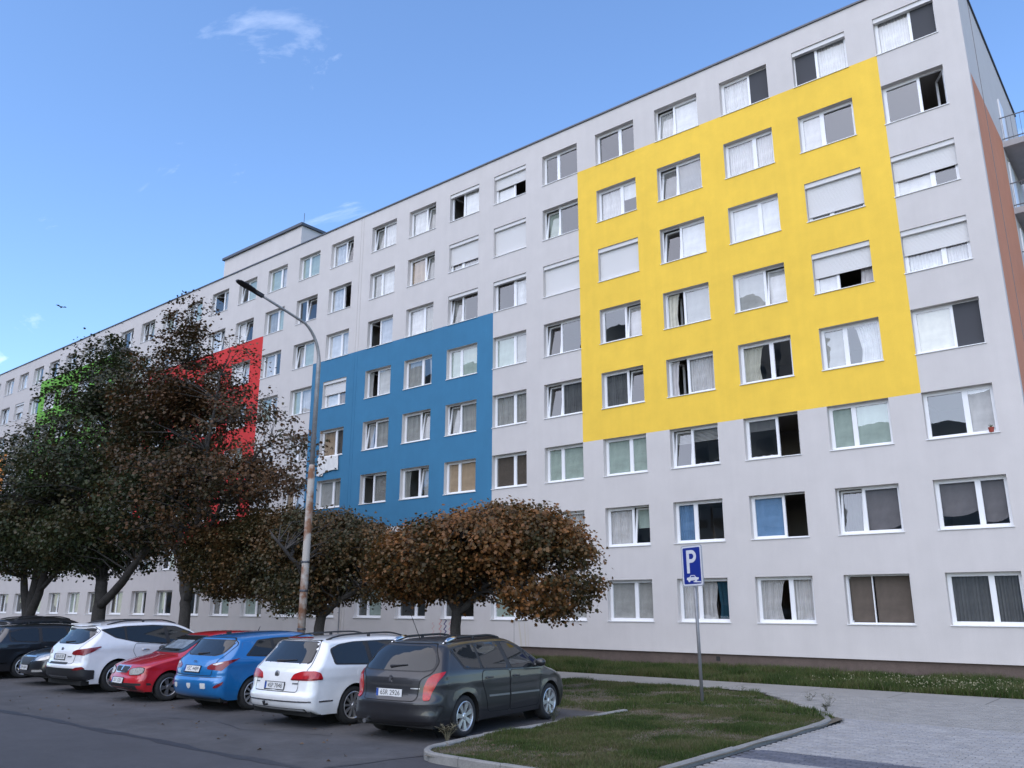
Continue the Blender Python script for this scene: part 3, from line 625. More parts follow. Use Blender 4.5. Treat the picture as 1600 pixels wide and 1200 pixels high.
def tree(label, base, forks, lobes, nclump, per, size, pal, seed, clump_r=.34, trunk_r=.16, gap=0.0, shell=.55, group='trees between the cars and the path'):
    """forks: list of limb polylines [(x,y,z,r)...] ; lobes: (cx,cy,cz,rx,ry,rz,weight)"""
    r = np.random.default_rng(seed); pr = random.Random(seed)
    k_ = 1.0985; base = (6.152+(base[0]-6.152)*k_, -11.3+(base[1]-Yt)*k_, .165); t = thing('maple_tree', label, 'tree', base, 0, group); t.scale = (k_, k_, k_)
    tr = MB(); ends = []
    for L in forks:
        P = [Vector(p[:3]) for p in L]; Rr = [p[3] for p in L]; Q = []; QR = []
        for i in range(len(P)-1):
            for k in range(4):
                f = k/4; w_ = 0.03 if i+k > 0 else 0
                Q.append(P[i].lerp(P[i+1], f)+Vector((pr.uniform(-w_, w_), pr.uniform(-w_, w_), 0))); QR.append(Rr[i]*(1-f)+Rr[i+1]*f)
        Q.append(P[-1]); QR.append(Rr[-1]); tr.tube(Q, QR, 10); ends += [(q, rr) for q, rr in zip(Q[3:], QR[3:])]
    tr.build('trunk', M_bark, t, True)
    W = np.array([l[6] for l in lobes], float); W /= W.sum(); cl = []
    while len(cl) < nclump:
        l = lobes[r.choice(len(lobes), p=W)]; d = r.normal(size=3); d /= np.linalg.norm(d); rad = r.random()**(1/3.)
        rad = shell+(1-shell)*rad if r.random() < .75 else rad*shell
        p = np.array(l[:3])+d*rad*np.array(l[3:6])
        if gap:
            q = p+np.array(base)
            if vnoise(np.array([q[0]*.8+q[2]*.6+40.]), np.array([q[2]*1.1-q[0]*.3+40.]), 1.15, seed+9)[0] < gap and r.random() < .9: continue
        cl.append(p)
    cl = np.array(cl)
    # twigs from the nearest limb point to a share of the clumps
    br = MB(); E = np.array([list(e[0]) for e in ends])
    for i in range(0, nclump, 4):
        p = cl[i]; dd = ((E-p)**2*np.array((1, 1, 1.4))).sum(1)+4*np.maximum(0, E[:, 2]-p[2]); k = int(dd.argmin()); a = Vector(E[k]); b = Vector(p)
        mid = a.lerp(b, .5)+Vector((pr.uniform(-.25, .25), pr.uniform(-.25, .25), pr.uniform(0, .35)))
        r0 = min(ends[k][1]*.6, .045); br.tube([a, a.lerp(mid, .55), mid, mid.lerp(b, .6), b], [r0, r0*.7, r0*.5, r0*.3, .005], 5, cap=False)
    br.build('branches', M_bark, t, True)
    n = nclump*per; ctr = np.repeat(cl, per, 0); tone = np.repeat(np.clip(.55*r.random(nclump)+.75*vnoise(cl[:, 0]+cl[:, 1]*.5+50, cl[:, 2]*1.3+cl[:, 1]*.4+50, .8, seed+3)-.15, 0, 1), per); off = r.normal(size=(n, 3))*clump_r*np.array((.62, .62, .42))
    pos = ctr+off; s = size*r.uniform(.6, 1.25, n)
    c0 = np.array([np.average([l[k] for l in lobes], weights=W) for k in range(3)]); outw = pos-c0; outw /= np.linalg.norm(outw, axis=1)[:, None]+1e-6
    Rm = rand_rot(n, r, (0, 0, 0)); up = outw*.5+np.array((0, 0, .75)); nrm = Rm[:, :, 2]*.9+up; nrm /= np.linalg.norm(nrm, axis=1)[:, None]
    a = Rm[:, :, 0]-nrm*(Rm[:, :, 0]*nrm).sum(1)[:, None]; a /= np.linalg.norm(a, axis=1)[:, None]; b = np.cross(nrm, a); Rm = np.stack([a, b, nrm], 2)
    V = np.einsum('nij,kj->nki', Rm, LEAF)*s[:, None, None]+pos[:, None, :]
    Fc = (np.arange(n)[:, None, None]*len(LEAF)+LT[None]).reshape(-1, 3)
    pal = np.array(pal); ti = np.clip(tone*.75+r.random(n)*.45-.1, 0, .999)*len(pal); c = pal[ti.astype(int)]*r.uniform(.75, 1.25, (n, 1))
    link('crown', np_mesh('crown', V.reshape(-1, 3), Fc, M_leaf, np.repeat(c, len(LEAF), 0)), t)
    return t
BROWN = [(0.041, 0.0361, 0.0113), (0.071, 0.0451, 0.0142), (0.1093, 0.0586, 0.0179), (0.1572, 0.0699, 0.0207), (0.2118, 0.0879, 0.0244), (0.1776, 0.0959, 0.0301)]
DARKB = [(0.0286, 0.0325, 0.0126), (0.0442, 0.04, 0.0149), (0.0676, 0.0475, 0.0172), (0.0975, 0.055, 0.0196), (0.13, 0.0675, 0.023)]
RUST = [(0.028, 0.028, 0.010), (0.046, 0.034, 0.013), (0.068, 0.038, 0.014), (0.09, 0.043, 0.016), (0.115, 0.055, 0.019)]
DARKG = [(0.0182, 0.03, 0.0108), (0.0286, 0.0425, 0.0144), (0.039, 0.0475, 0.0156), (0.052, 0.0475, 0.0168), (0.0754, 0.055, 0.0192)]
# round-headed maple behind the grey estate
zb = gz(Yt)
tree('low round-headed maple with rusty brown leaves behind the grey estate car', (-8.1, Yt, zb), [[(0, 0, -.16, .15), (0, 0, 1.0, .13), (.05, 0, 1.9, .12)], [(0, 0, 1.5, .1), (.9, .1, 2.2, .06), (2.2, .2, 2.8, .03)], [(0, 0, 1.6, .1), (-.8, .2, 2.3, .06), (-1.6, .2, 2.8, .03)], [(.05, 0, 1.8, .1), (.5, -.6, 2.6, .06), (1.2, -1.2, 3.2, .03)], [(.05, 0, 1.8, .1), (.3, .9, 2.6, .06), (1.0, 1.6, 3.2, .03)], [(.05, 0, 1.8, .08), (.6, 0, 2.8, .05), (1.2, 0, 3.6, .02)]],
     [(.2, 0, 2.85, 2.1, 2.0, 1.0, 3), (1.7, .0, 2.95, 1.8, 1.9, 1.05, 3), (-1.3, .1, 2.7, 1.2, 1.6, .85, 1.5), (2.75, .1, 2.4, 1.05, 1.5, .95, 1.2), (1.3, 0, 3.35, 1.9, 1.5, .5, 1)], 2700, 24, .085, BROWN, 21, .25, gap=.24, shell=.6)
tree('wide low maple with dark brown-green leaves around the street lamp', (-13.6, Yt+.2, zb), [[(0, 0, -.16, .17), (0, 0, 1.1, .15), (.1, 0, 1.8, .13)], [(0, 0, 1.4, .12), (1.0, .1, 2.0, .07), (2.4, .2, 2.6, .03)], [(0, 0, 1.5, .12), (-1.2, 0, 2.4, .08), (-3.4, .1, 3.0, .05), (-5.6, .1, 3.3, .02)], [(.1, 0, 1.7, .1), (.2, -1, 2.8, .06), (0, -1.8, 3.6, .03)], [(.1, 0, 1.7, .1), (-.4, 1, 3, .06), (-.8, 1.8, 3.8, .03)]],
     [(-0.3, 0.35, 3.1, 2.4, 1.47, 1.35, 3), (1.8, 0.45, 2.8, 1.7, 1.26, 1.0, 2), (-3.2, 0.45, 3.3, 2.4, 1.47, 1.35, 3), (-5.3, 0.35, 3.2, 2.1, 1.4, 1.25, 2.4), (-2.0, 0.35, 3.9, 2.4, 1.19, 0.7, 1.6), (-0.6, -0.25, 2.2, 1.8, 0.98, 0.7, 0.8)], 3500, 24, .085, DARKB, 22, .26, gap=.22, shell=.6)
# three tall open maples to the left
tree('tall open maple with reddish brown leaves in front of the red field, forked trunk', (-20.4, Yt, zb), [[(0, 0, -.16, .2), (-.05, 0, 1.5, .18), (-.1, 0, 2.1, .17)], [(-.1, 0, 1.9, .15), (-.9, .1, 3.2, .12), (-1.5, .2, 5.4, .09), (-2.0, .3, 8.5, .05), (-2.4, .3, 12.3, .015)], [(0, 0, 1.9, .15), (.3, -.1, 3.4, .12), (.5, -.2, 6, .08), (1.0, -.2, 9.5, .03)], [(.3, -.1, 3.4, .09), (1.6, 0, 5.0, .06), (3.4, .1, 6.6, .03), (4.8, .1, 7.2, .012)], [(-.9, .1, 3.2, .08), (-2.6, -.4, 5, .05), (-3.2, -.6, 7.5, .02)]],
     [(-.6, 0, 6.3, 3.3, 3.0, 3.3, 3), (2.2, .2, 6.6, 2.6, 2.2, 1.9, .9), (4.2, .2, 6.2, 1.6, 1.4, 1.2, .3), (-2.2, .2, 9.0, 2.9, 2.4, 2.3, 1.7), (-2.3, .3, 11.9, 1.2, 1.0, 1.5, .22), (.6, 0, 8.9, 2.3, 2.0, 2.0, .9)], 1750, 20, .105, RUST, 23, .33, gap=.56, shell=.35)
tree('tall dark green maple with a thick trunk and one long limb to the right', (-26.6, Yt, zb), [[(0, 0, -.16, .27), (-.05, 0, 1.5, .24), (-.1, 0, 2.6, .21)], [(0, 0, 1.7, .17), (1.6, 0, 2.6, .15), (3.2, 0, 3.9, .12), (4.6, 0, 5.6, .08), (5.2, 0, 7.5, .03)], [(-.1, 0, 2.4, .18), (-.4, .2, 5, .13), (-.3, .3, 8.5, .07), (-.6, .3, 12, .02)], [(-.1, 0, 2.3, .14), (-1.3, .2, 3.6, .1), (-2.6, .3, 5.5, .05)], [(-.4, .2, 5, .1), (1.2, -.4, 7.5, .06), (1.8, -.5, 10, .02)]],
     [(-.5, 0, 6.4, 3.8, 3.3, 3.2, 3.2), (1.6, 0, 8.8, 2.8, 2.5, 2.4, 1.6), (-2.0, .2, 9.9, 3.0, 2.5, 2.4, 1.7), (3.6, 0, 5.6, 2.2, 1.9, 1.8, 1), (-.9, .2, 4.2, 3.2, 2.6, 1.3, 1.2), (-3.0, .3, 12.2, 1.3, 1.1, 1.0, .2)], 2800, 21, .118, DARKG, 24, .36, gap=.52, shell=.35)
tree('dark green multi-stemmed maple at the left edge of the row', (-33.0, Yt, zb), [[(0, 0, -.16, .36), (0, 0, 1.3, .34)], [(0, 0, 1.0, .2), (-.9, 0, 2.4, .15), (-2, .2, 4.4, .1), (-3.2, .3, 7, .03)], [(0, 0, 1.1, .2), (-.3, .2, 3.0, .15), (-.4, .3, 6, .09), (-.3, .3, 9.5, .03)], [(0, 0, 1.0, .2), (.9, 0, 2.6, .15), (1.7, -.1, 5, .09), (2.2, -.2, 8, .03)], [(.9, 0, 2.4, .1), (2.4, 0, 3.2, .08), (4.2, .1, 4.2, .03)]],
     [(-.3, 0, 6.0, 4.4, 3.6, 3.0, 3.2), (2.6, 0, 5.0, 3.0, 2.6, 2.0, 1.6), (-3.5, .2, 5.6, 3.2, 2.8, 2.4, 1.6), (.4, .2, 8.2, 2.8, 2.5, 2.0, 1.3), (0, 0, 3.9, 3.4, 2.8, 1.0, 1.0)], 2700, 21, .122, DARKG, 25, .38, gap=.48, shell=.35)
# ================================================================ cars
M_tyre = mat('tyre', (0.018, 0.018, 0.019), 0.85, bump=(60, .2)); M_alloy = mat('alloy', (0.58, 0.58, 0.59), 0.36, 0.8); M_alloyd = mat('alloy_grey', (0.26, 0.26, 0.27), 0.4, 0.8); M_blk = mat('black_plastic', (0.018, 0.018, 0.02), 0.55); M_well = mat('wheel_well', (0.008, 0.008, 0.008), 0.95)
M_cg = mat('car_glass', (0.012, 0.015, 0.017), 0.015, spec=0.55); M_cg.node_tree.nodes['Principled BSDF'].inputs['IOR'].default_value = 1.55
M_red = mat('lamp_red', (0.36, 0.008, 0.012), 0.2, coat=0.35, noise=(22, .25)); M_redd = mat('lamp_dark_red', (0.17, 0.006, 0.01), 0.2, coat=0.35, noise=(22, .25)); M_clr = mat('lamp_clear', (0.46, 0.45, 0.42), 0.12, 0.3, coat=1.0, noise=(24, .35)); M_chrome = mat('chrome', (0.62, 0.62, 0.63), 0.12, 1.0)
M_plate = mat('plate_white', (0.62, 0.62, 0.62), 0.4); M_pblue = mat('plate_blue', (0.02, 0.07, 0.30), 0.4); M_ink = mat('plate_ink', (0.02, 0.02, 0.022), 0.6); M_stick = mat('sticker_white', (.6, .6, .58), .5)
def cpaint(n, c, metal=0.0, rough=.32, coat=1.0): return mat('paint_car_'+n, c, rough, metal, coat=coat, coatr=.04, noise=((1.5, .05), (9, .03)))
def catmull(P, step):
    P = np.array(P, float); Q = []
    for i in range(len(P)-1):
        p0, p1, p2, p3 = P[max(0, i-1)], P[i], P[i+1], P[min(len(P)-1, i+2)]
        n = max(2, int(np.linalg.norm((p2-p1)[:2])/step))
        for k in range(n):
            t = k/n; Q.append(.5*((2*p1)+(-p0+p2)*t+(2*p0-5*p1+4*p2-p3)*t*t+(-p0+3*p1-3*p2+p3)*t**3))
    Q.append(P[-1]); return np.array(Q)
def round_poly(P, rad=.03, n=4):
    out_ = []; m = len(P)
    for i in range(m):
        a, b, c = Vector(P[i-1]), Vector(P[i]), Vector(P[(i+1) % m]); d1, d2 = (a-b), (c-b); r_ = min(rad, d1.length*.45, d2.length*.45)
        p, q = b+d1.normalized()*r_, b+d2.normalized()*r_
        for k in range(n+1): t = k/n; out_.append(tuple(p*(1-t)**2+b*2*t*(1-t)+q*t*t))
    return out_
def resample(P, step, closed=True):
    Q = []; m = len(P)
    for i in range(m if closed else m-1):
        a, b = Vector(P[i]), Vector(P[(i+1) % m]); n = max(1, int((b-a).length/step+.999))
        for k in range(n): Q.append(a.lerp(b, k/n))
    if not closed: Q.append(Vector(P[-1]))
    return Q
def inside_poly(x, y, P):
    c = np.zeros(len(x), bool); n = len(P)
    for i in range(n):
        (x0, y0), (x1, y1) = P[i-1], P[i]
        if y0 == y1: continue
        k = ((y0 > y) != (y1 > y)) & (x < (x1-x0)*(y-y0)/(y1-y0)+x0); c ^= k
    return c
def fill(P, step):
    """triangulated inside of a 2-d outline -> points, triangles, number of boundary points"""
    B = resample(P, step); arr = np.array([tuple(b) for b in B]); keep = [0]
    for i in range(1, len(arr)):
        if np.linalg.norm(arr[i]-arr[keep[-1]]) > 1e-4: keep.append(i)
    arr = arr[keep]; nb = len(arr)
    gx, gy = np.meshgrid(np.arange(arr[:, 0].min(), arr[:, 0].max(), step), np.arange(arr[:, 1].min(), arr[:, 1].max(), step)); gx, gy = gx.ravel(), gy.ravel()
    k = inside_poly(gx, gy, arr.tolist()); gx, gy = gx[k], gy[k]
    if len(gx):
        d = np.sqrt(((gx[:, None]-arr[None, :, 0])**2+(gy[:, None]-arr[None, :, 1])**2).min(1)); k = d > step*.55; gx, gy = gx[k], gy[k]
    V = [Vector(p) for p in arr.tolist()]+[Vector((a, b)) for a, b in zip(gx, gy)]
    r_ = delaunay_2d_cdt(V, [(i, (i+1) % nb) for i in range(nb)], [], 1, 1e-6)
    return r_[0], [tuple(f) for f in r_[2]], [i for i, o in enumerate(r_[3])], nb

class Car:
    def __init__(s, label, sp, paintm, loc_rr, heading, front=False, group='cars parked side by side in the bays'):
        s.sp = sp; s.L, s.W, s.H = sp['L'], sp['W'], sp['H']; s.p = paintm; L = s.L
        s.xr = sp['ro']; s.xf = sp['ro']+sp['wb']; s.wr = sp.get('wr', .316); s.ra = s.wr+sp.get('gap', .05)
        s.root = thing('parked_car', label, 'car', (0, 0, 0), heading, group)
        s.body()
        # place by the contact point of one wheel
        tw = .2; lx = (s.xf if front else s.xr)-L/2; ly = (1 if front else -1)*(s.W/2-.03)
        c, sn = math.cos(heading), math.sin(heading); s.root.location = (loc_rr[0]-(c*lx-sn*ly), loc_rr[1]-(sn*lx+c*ly), 0.004)
        s.wheels()
    def wside(s, X, z):
        sp = s.sp; hw = s.W/2; L = s.L; zb, yr, H = sp['belt'], sp.get('yr', .70), s.H
        def v(z):
            if z < .5: return 1-.055*((.5-z)/.3)**2
            if z < zb: return 1-.012*max(0, (z-.62)/(zb-.62))**2
            t = (z-zb)/(H-zb); return .988-(.988-yr)*(.82*t+.18*t*t)
        e = max(0, (sp.get('re', 1.0)-X)/sp.get('re', 1.0)); f = max(0, (X-(L-1.2))/1.2)
        pl = 1-sp.get('tr', .055)*e**2-sp.get('tf', .10)*f**2.2
        y = hw*pl*(v(z-.03)+v(z)+v(z+.03))/3
        zs = sp.get('crease', zb-.13)+.04*(L-X)/L*0; y += .011*math.exp(-((z-zs-.03*(1-X/L))/.03)**2)
        for xa in (s.xr, s.xf):
            d = math.hypot(X-xa, z-s.wr); 
            if d < s.ra+.3: y += .014*math.exp(-((d-s.ra)/.08)**2)
        return y
    def body(s):
        sp = s.sp; L = s.L; C = catmull(sp['sil'], .03); P = C[:, :2]; I = C[:, 2:4]; ins = P+I; n_ = sp.get('n', 2.5)
        V = []; Fc = []; S = [0, .25, .5, .68, .80, .88, .935, .965, .985, .995, .999, 1.0]; SS = [-a for a in S[:0:-1]]+S
        for k in range(len(P)):
            wk = s.wside(*ins[k])
            for q in SS:
                f = 1-max(0, 1-abs(q)**n_)**(1/n_); p = P[k]+I[k]*f; V.append((p[0]-L/2, -q*wk, p[1]))
        m = len(SS)
        for k in range(len(P)-1):
            for j in range(m-1): a = k*m+j; Fc.append((a, a+1, a+m+1, a+m))
        # flanks
        top = [tuple(p) for p in ins]            # rear bottom -> over -> front bottom
        zb_ = .215
        def arch(xa, rev):
            h = math.sqrt(max(0, s.ra**2-(s.wr-zb_)**2)); a0 = math.atan2(zb_-s.wr, h); pts = [(xa+s.ra*math.cos(a0+(math.pi-2*a0)*i/26), s.wr+s.ra*math.sin(a0+(math.pi-2*a0)*i/26)) for i in range(27)]
            return pts
        bot = [(L-.35, zb_)]+arch(s.xf, 0)+arch(s.xr, 0)+[(max(.33, top[0][0]+.02), zb_)]
        bot = [b for b in bot]
        out_ = top+[b for b in bot if b[0] < top[-1][0]-.01]
        pts, tris, _, _ = fill(out_, .045)
        for sg in (-1, 1):
            b0 = len(V)
            for p in pts: V.append((p[0]-L/2, sg*s.wside(p[0], p[1]), p[1]))
            for t in tris:
                a, b, c = (Vector(V[b0+i]) for i in t); nn = (b-a).cross(c-a); Fc.append(tuple(b0+i for i in (t if nn.y*sg > 0 else t[::-1])))
        me = bpy.data.meshes.new('body'); me.from_pydata(V, [], Fc); me.materials.append(s.p); me.polygons.foreach_set('use_smooth', [True]*len(me.polygons)); me.update()
        link('body', me, s.root); s.bvh = BVHTree.FromPolygons(V, Fc)
        # underbody and wheel arches
        ub = MB().box((.25-L/2, -s.W/2+.12, .19), (L-.3-L/2, s.W/2-.12, .30))
        for xa in (s.xr, s.xf):
            for sg in (-1, 1):
                w1 = s.wside(xa, s.wr+s.ra)-.004
                for i in range(16):
                    a, b = math.pi*(i/16*1.2-.1), math.pi*((i+1)/16*1.2-.1); q = lambda t, y: (xa-L/2+(s.ra+.012)*math.cos(t), sg*y, s.wr+(s.ra+.012)*math.sin(t)); ub.poly([q(a, w1-.012), q(b, w1-.012), q(b, .45), q(a, .45)])
                ub.poly([(xa-L/2+(s.ra+.02)*math.cos(2*math.pi*i/20), sg*.5, s.wr+(s.ra+.02)*math.sin(2*math.pi*i/20)) for i in range(20)])
        ub.build('underbody', M_well, s.root)
    def cast(s, proj, u, v):
        L = s.L; r2 = math.sqrt(.5)
        if proj == 'R': o, d = (u-L/2, -3, v), (0, 1, 0)
        elif proj == 'B': o, d = (-L/2-2, u, v), (1, 0, 0)
        elif proj == 'F': o, d = (L/2+2, u, v), (-1, 0, 0)
        elif proj == 'T': o, d = (u-L/2, v, 4), (0, 0, -1)
        elif proj == 'BR': # u along (1,-1): X=(u)*r2.. origin far behind right
            o, d = (u*r2-L/2-3*r2, -u*r2-3*r2, v), (r2, r2, 0)
        elif proj == 'FR': o, d = (L/2-u*r2+3*r2, -u*r2-3*r2, v), (-r2, r2, 0)
        h = s.bvh.ray_cast(Vector(o), Vector(d))
        return (h[0], h[1], Vector(d)) if h[0] is not None else None
    def patch(s, name, proj, P, m, off=.004, sides='R', parent=None, step=.05, rad=.03, skirt=.012, each=None):
        pts, tris, _, nb = fill(round_poly(P, rad) if rad else P, step); V = []; ok = []; NN = []
        for p in pts:
            h = s.cast(proj, p[0], p[1])
            if h is None: V.append((0, 0, 0)); ok.append(False); NN.append(Vector((0, 0, 1))); continue
            n = h[1] if h[1].dot(h[2]) < 0 else -h[1]; V.append(tuple(h[0]+n*off)); ok.append(True); NN.append(n)
        Fc = [t for t in tris if all(ok[i] for i in t)]
        if not Fc: return []
        Fo = []
        for t in Fc:
            a, b, c = (Vector(V[i]) for i in t); nn = (b-a).cross(c-a); Fo.append(t if nn.dot(NN[t[0]]) > 0 else t[::-1])
        # skirt
        cnt = {}
        for t in Fo:
            for i in range(3):
                e = (t[i], t[(i+1) % 3]); cnt[e] = cnt.get(e, 0)+1
        bd = [e for e in cnt if (e[1], e[0]) not in cnt]; k = len(V); V2 = list(V); mp_ = {}
        for a, b in bd:
            q = []
            for i in (a, b):
                V2.append(V[i]); V2.append(tuple(Vector(V[i])-NN[i]*skirt)); q.append(len(V2)-2)
            Fo.append((q[0], q[0]+1, q[1]+1, q[1]))
        res = []
        for sd_ in sides:
            VV_ = V2 if sd_ == 'R' else [(x, -y, z) for x, y, z in V2]; FF_ = Fo if sd_ == 'R' else [t[::-1] for t in Fo]
            me = bpy.data.meshes.new(name); me.from_pydata(VV_, [], FF_); me.materials.append(m); nt_ = len(Fo)-len(bd)
            me.polygons.foreach_set('use_smooth', [i < nt_ for i in range(len(Fo))]); me.update()
            pr = parent if not isinstance(parent, dict) else parent[sd_]
            res.append(link(name, me, pr or s.root))
        return res
    def seam(s, proj, P, wd=.007, sides='R', parent=None, closed=True, m=None, off=.0055, name='seam', rad=.04):
        Q = resample(round_poly(P, rad) if closed else P, .03, closed); n = len(Q); V = []; Fc = []
        for i, p in enumerate(Q):
            a, b = (Q[i-1], Q[(i+1) % n]) if closed else (Q[max(0, i-1)], Q[min(n-1, i+1)]); d = (b-a).normalized(); nr = Vector((-d.y, d.x))
            for sg in (-1, 1):
                h = s.cast(proj, *(p+nr*wd*.5*sg))
                if h is None: V.append(V[-1] if V else (0, 0, 0)); continue
                nn = h[1] if h[1].dot(h[2]) < 0 else -h[1]; V.append(tuple(h[0]+nn*off))
        for i in range(n if closed else n-1): j = (i+1) % n; Fc.append((2*i, 2*i+1, 2*j+1, 2*j))
        for sd_ in sides:
            me = bpy.data.meshes.new(name); me.from_pydata(V if sd_ == 'R' else [(x, -y, z) for x, y, z in V], [], Fc); me.materials.append(m or M_well); me.update()
            link(name, me, (parent[sd_] if isinstance(parent, dict) else parent) or s.root)
    def wheels(s):
        sp = s.sp; tw = sp.get('tw', .205); Rw = s.wr; rr = sp.get('rim', .21); ns = sp.get('spokes', 5); al = sp.get('alloy', M_alloy)
        key = ('wh', s.L, s.W)
        t_ = MB().lathe([(rr-.01, -tw/2+.02), (rr+.012, -tw/2), (Rw-.05, -tw/2-.006), (Rw-.018, -tw/2+.008), (Rw-.004, -tw/2+.032), (Rw, -tw/2+.06), (Rw, tw/2-.06), (Rw-.004, tw/2-.03), (Rw-.02, tw/2-.005), (rr, tw/2), (rr-.01, tw/2-.03)], 40).mesh('tyre', M_tyre, True)
        q = MB(); q.lathe([(rr+.008, -tw/2+.002), (rr-.004, -tw/2-.004), (rr-.016, -tw/2+.006), (rr-.024, -tw/2+.05), (rr-.03, tw/2-.03)], 40); q.lathe([(rr-.02, -tw/2+.085), (.0, -tw/2+.085)], 24, mi=1)
        q.lathe([(.001, -tw/2+.004), (.03, -tw/2+.004), (.036, -tw/2+.012), (.062, -tw/2+.02), (.066, -tw/2+.05)], 20)
        w0, w1 = sp.get('sw', (.05, .075)); y0, y1, y2 = -tw/2+.018, -tw/2+.008, -tw/2+.05; dbl = sp.get('double', 0)
        for i in range(ns):
            for dd in ((0,) if not dbl else (-dbl, dbl)):
                a = 2*math.pi*i/ns+.3+dd; ca, sa = math.cos(a), math.sin(a); f = lambda rad, t, y: (rad*ca-t*sa, y, rad*sa+t*ca); r0, r1 = .045, rr-.012
                A = [f(r0, -w0/2, y0), f(r0, w0/2, y0), f(r1, w1/2, y1), f(r1, -w1/2, y1)]; B = [f(r0, -w0/2, y2), f(r0, w0/2, y2), f(r1, w1/2, y2), f(r1, -w1/2, y2)]
                q.poly(A); 
                for k in range(4): j = (k+1) % 4; q.poly([A[k], B[k], B[j], A[j]])
        rim = q.mesh('rim', [al, M_well])
        for xa in (s.xr, s.xf):
            for sg in (-1, 1):
                w_ = link('wheel', None, s.root, (xa-s.L/2, sg*(s.W/2-tw/2-.012), Rw), (0, rnd.uniform(0, 2), 0 if sg < 0 else math.pi)); w_.empty_display_size = .1
                link('tyre', t_, w_); link('rim', rim, w_)
    def handle(s, X, z, parent, m=None):
        for sd_ in 'RL':
            sg = -1 if sd_ == 'R' else 1; y = s.wside(X, z); o = MB().tube([(X-.1-s.L/2, sg*(y+.006), z-.003), (X-.07-s.L/2, sg*(y+.03), z), (X-s.L/2, sg*(y+.036), z+.003), (X+.07-s.L/2, sg*(y+.03), z), (X+.1-s.L/2, sg*(y+.006), z-.003)], [.012, .014, .015, .014, .012], 7)
            o.build('handle', m or s.p, parent[sd_], True)
    def mirror(s, X, z, m=None):
        for sg in (-1, 1):
            y = s.wside(X, z); q = MB(); q.tube([(X-s.L/2, sg*(y-.03), z-.01), (X-.02-s.L/2, sg*(y+.06), z+.02)], [.035, .03], 8)
            prof = []; k = len(q.v); n1, n2 = 10, 14
            for i in range(n1+1):
                t = -1+2*i/n1; rr_ = (1-abs(t)**2.6)**.5
                for j in range(n2): a = 2*math.pi*j/n2; q.v.append((X-.02+.075*rr_*math.cos(a)-s.L/2, sg*(y+.14+.10*t), z+.06+.07*rr_*math.sin(a)))
            for i in range(n1):
                for j in range(n2): q.f.append((k+i*n2+j, k+i*n2+(j+1) % n2, k+(i+1)*n2+(j+1) % n2, k+(i+1)*n2+j)); q.mi.append(0)
            q.build('wing_mirror', m or s.p, s.root, True)
    def plate(s, where, z, text, holder=True, y=0):
        h = s.cast(where, y, z)[0]; h2 = s.cast(where, y, z+.05)[0]; sg = -1 if where == 'B' else 1; tilt = math.atan2((h2.x-h.x), .05)
        Mx = Matrix(((0, 0, sg), (sg, 0, 0), (0, 1, 0))).to_4x4() if sg > 0 else Matrix(((0, 0, -1), (-1, 0, 0), (0, 1, 0))).to_4x4()
        Mx = Matrix.Translation((h.x+sg*.012, y, z)) @ Matrix.Rotation(tilt*.7, 4, 'Y') @ Mx
        p = MB().box((-.26, -.056, -.004), (.26, .056, .004)).build('licence_plate', M_plate, s.root); p.matrix_local = Mx
        if holder: MB().box((-.275, -.074, -.012), (.275, .068, -.001)).build('plate_holder', M_blk, p)
        MB().box((-.258, -.054, .0045), (-.215, .054, .0055)).build('country_strip', M_pblue, p)
        link('lettering', text_mesh('lettering', text, .105, M_ink), p, (.022, -.002, .0062))
    def rails(s, X0, X1, y, m, hgt=.045, rad=.016, endm=None):
        for sg in (-1, 1):
            pts = []; n = 14
            for i in range(n+1):
                X = X0+(X1-X0)*i/n; h = s.cast('T', X, -y*(1-.05*(i/n)))[0]; t = i/n; pts.append((h.x, sg*abs(h.y), h.z+hgt*min(1, 5*min(t, 1-t))**.6*1.0-.004))
            o = MB().tube(pts, [rad*(1.5 if i in (0, n) else 1) for i in range(n+1)], 8)
            for X in (X0+.5*(X1-X0),): h = s.cast('T', X, -y)[0]; o.box((h.x-.03, sg*abs(h.y)-.012, h.z-.01), (h.x+.03, sg*abs(h.y)+.012, h.z+hgt))
            r_ = o.build('roof_rail', m, s.root, True)
            if endm: MB().tube([(pts[0][0]-.03, pts[0][1], pts[0][2]-.004)]+[(a, b, c+.004) for a, b, c in pts[1:4]], [.008, .04, .036, .03], 8).build('rail_foot', endm, r_, True)
    def wiper(s, z, y0, y1, proj='B'):
        pts = []
        for i in range(6):
            y = y0+(y1-y0)*i/5; h = s.cast(proj, y, z+.02*math.sin(i)*0+.03*(i/5)); sg = -1 if proj == 'B' else 1; pts.append((h[0].x+sg*.02, y, h[0].z))
        MB().tube(pts, [.026, .02, .014, .012, .01, .008], 6).build('wiper', M_blk, s.root)
    def common(s):
        sp = s.sp
        s.patch('window_surround', 'R', sp['dlo'], sp.get('dlom', M_blk), .003, 'RL', rad=.05)
        for P in sp['win']: s.patch('side_window', 'R', P, M_cg, .0065, 'RL', rad=.035)
        for P, (hx, hz) in zip(sp['doors'], sp['handles']):
            d = s.patch('door', 'R', P, s.p, .0022, 'RL', rad=.06, step=.06); d = {'R': d[0], 'L': d[1]}; s.seam('R', P, .009, 'RL', d, rad=.06); s.handle(hx, hz, d, sp.get('handlem'))
        if 'rwin' in sp:
            a = sp['rwin']; full = a+[(-y, z) for y, z in a[::-1]]
            b = [(y*1.035+(.012 if y > 0 else -.012), z+(.018 if z > sum(q[1] for q in full)/len(full) else -.014)) for y, z in full]
            s.patch('window_seal', 'B', b, M_blk, .003, rad=.06); s.patch('rear_window', 'B', full, M_cg, .0065, rad=.05)
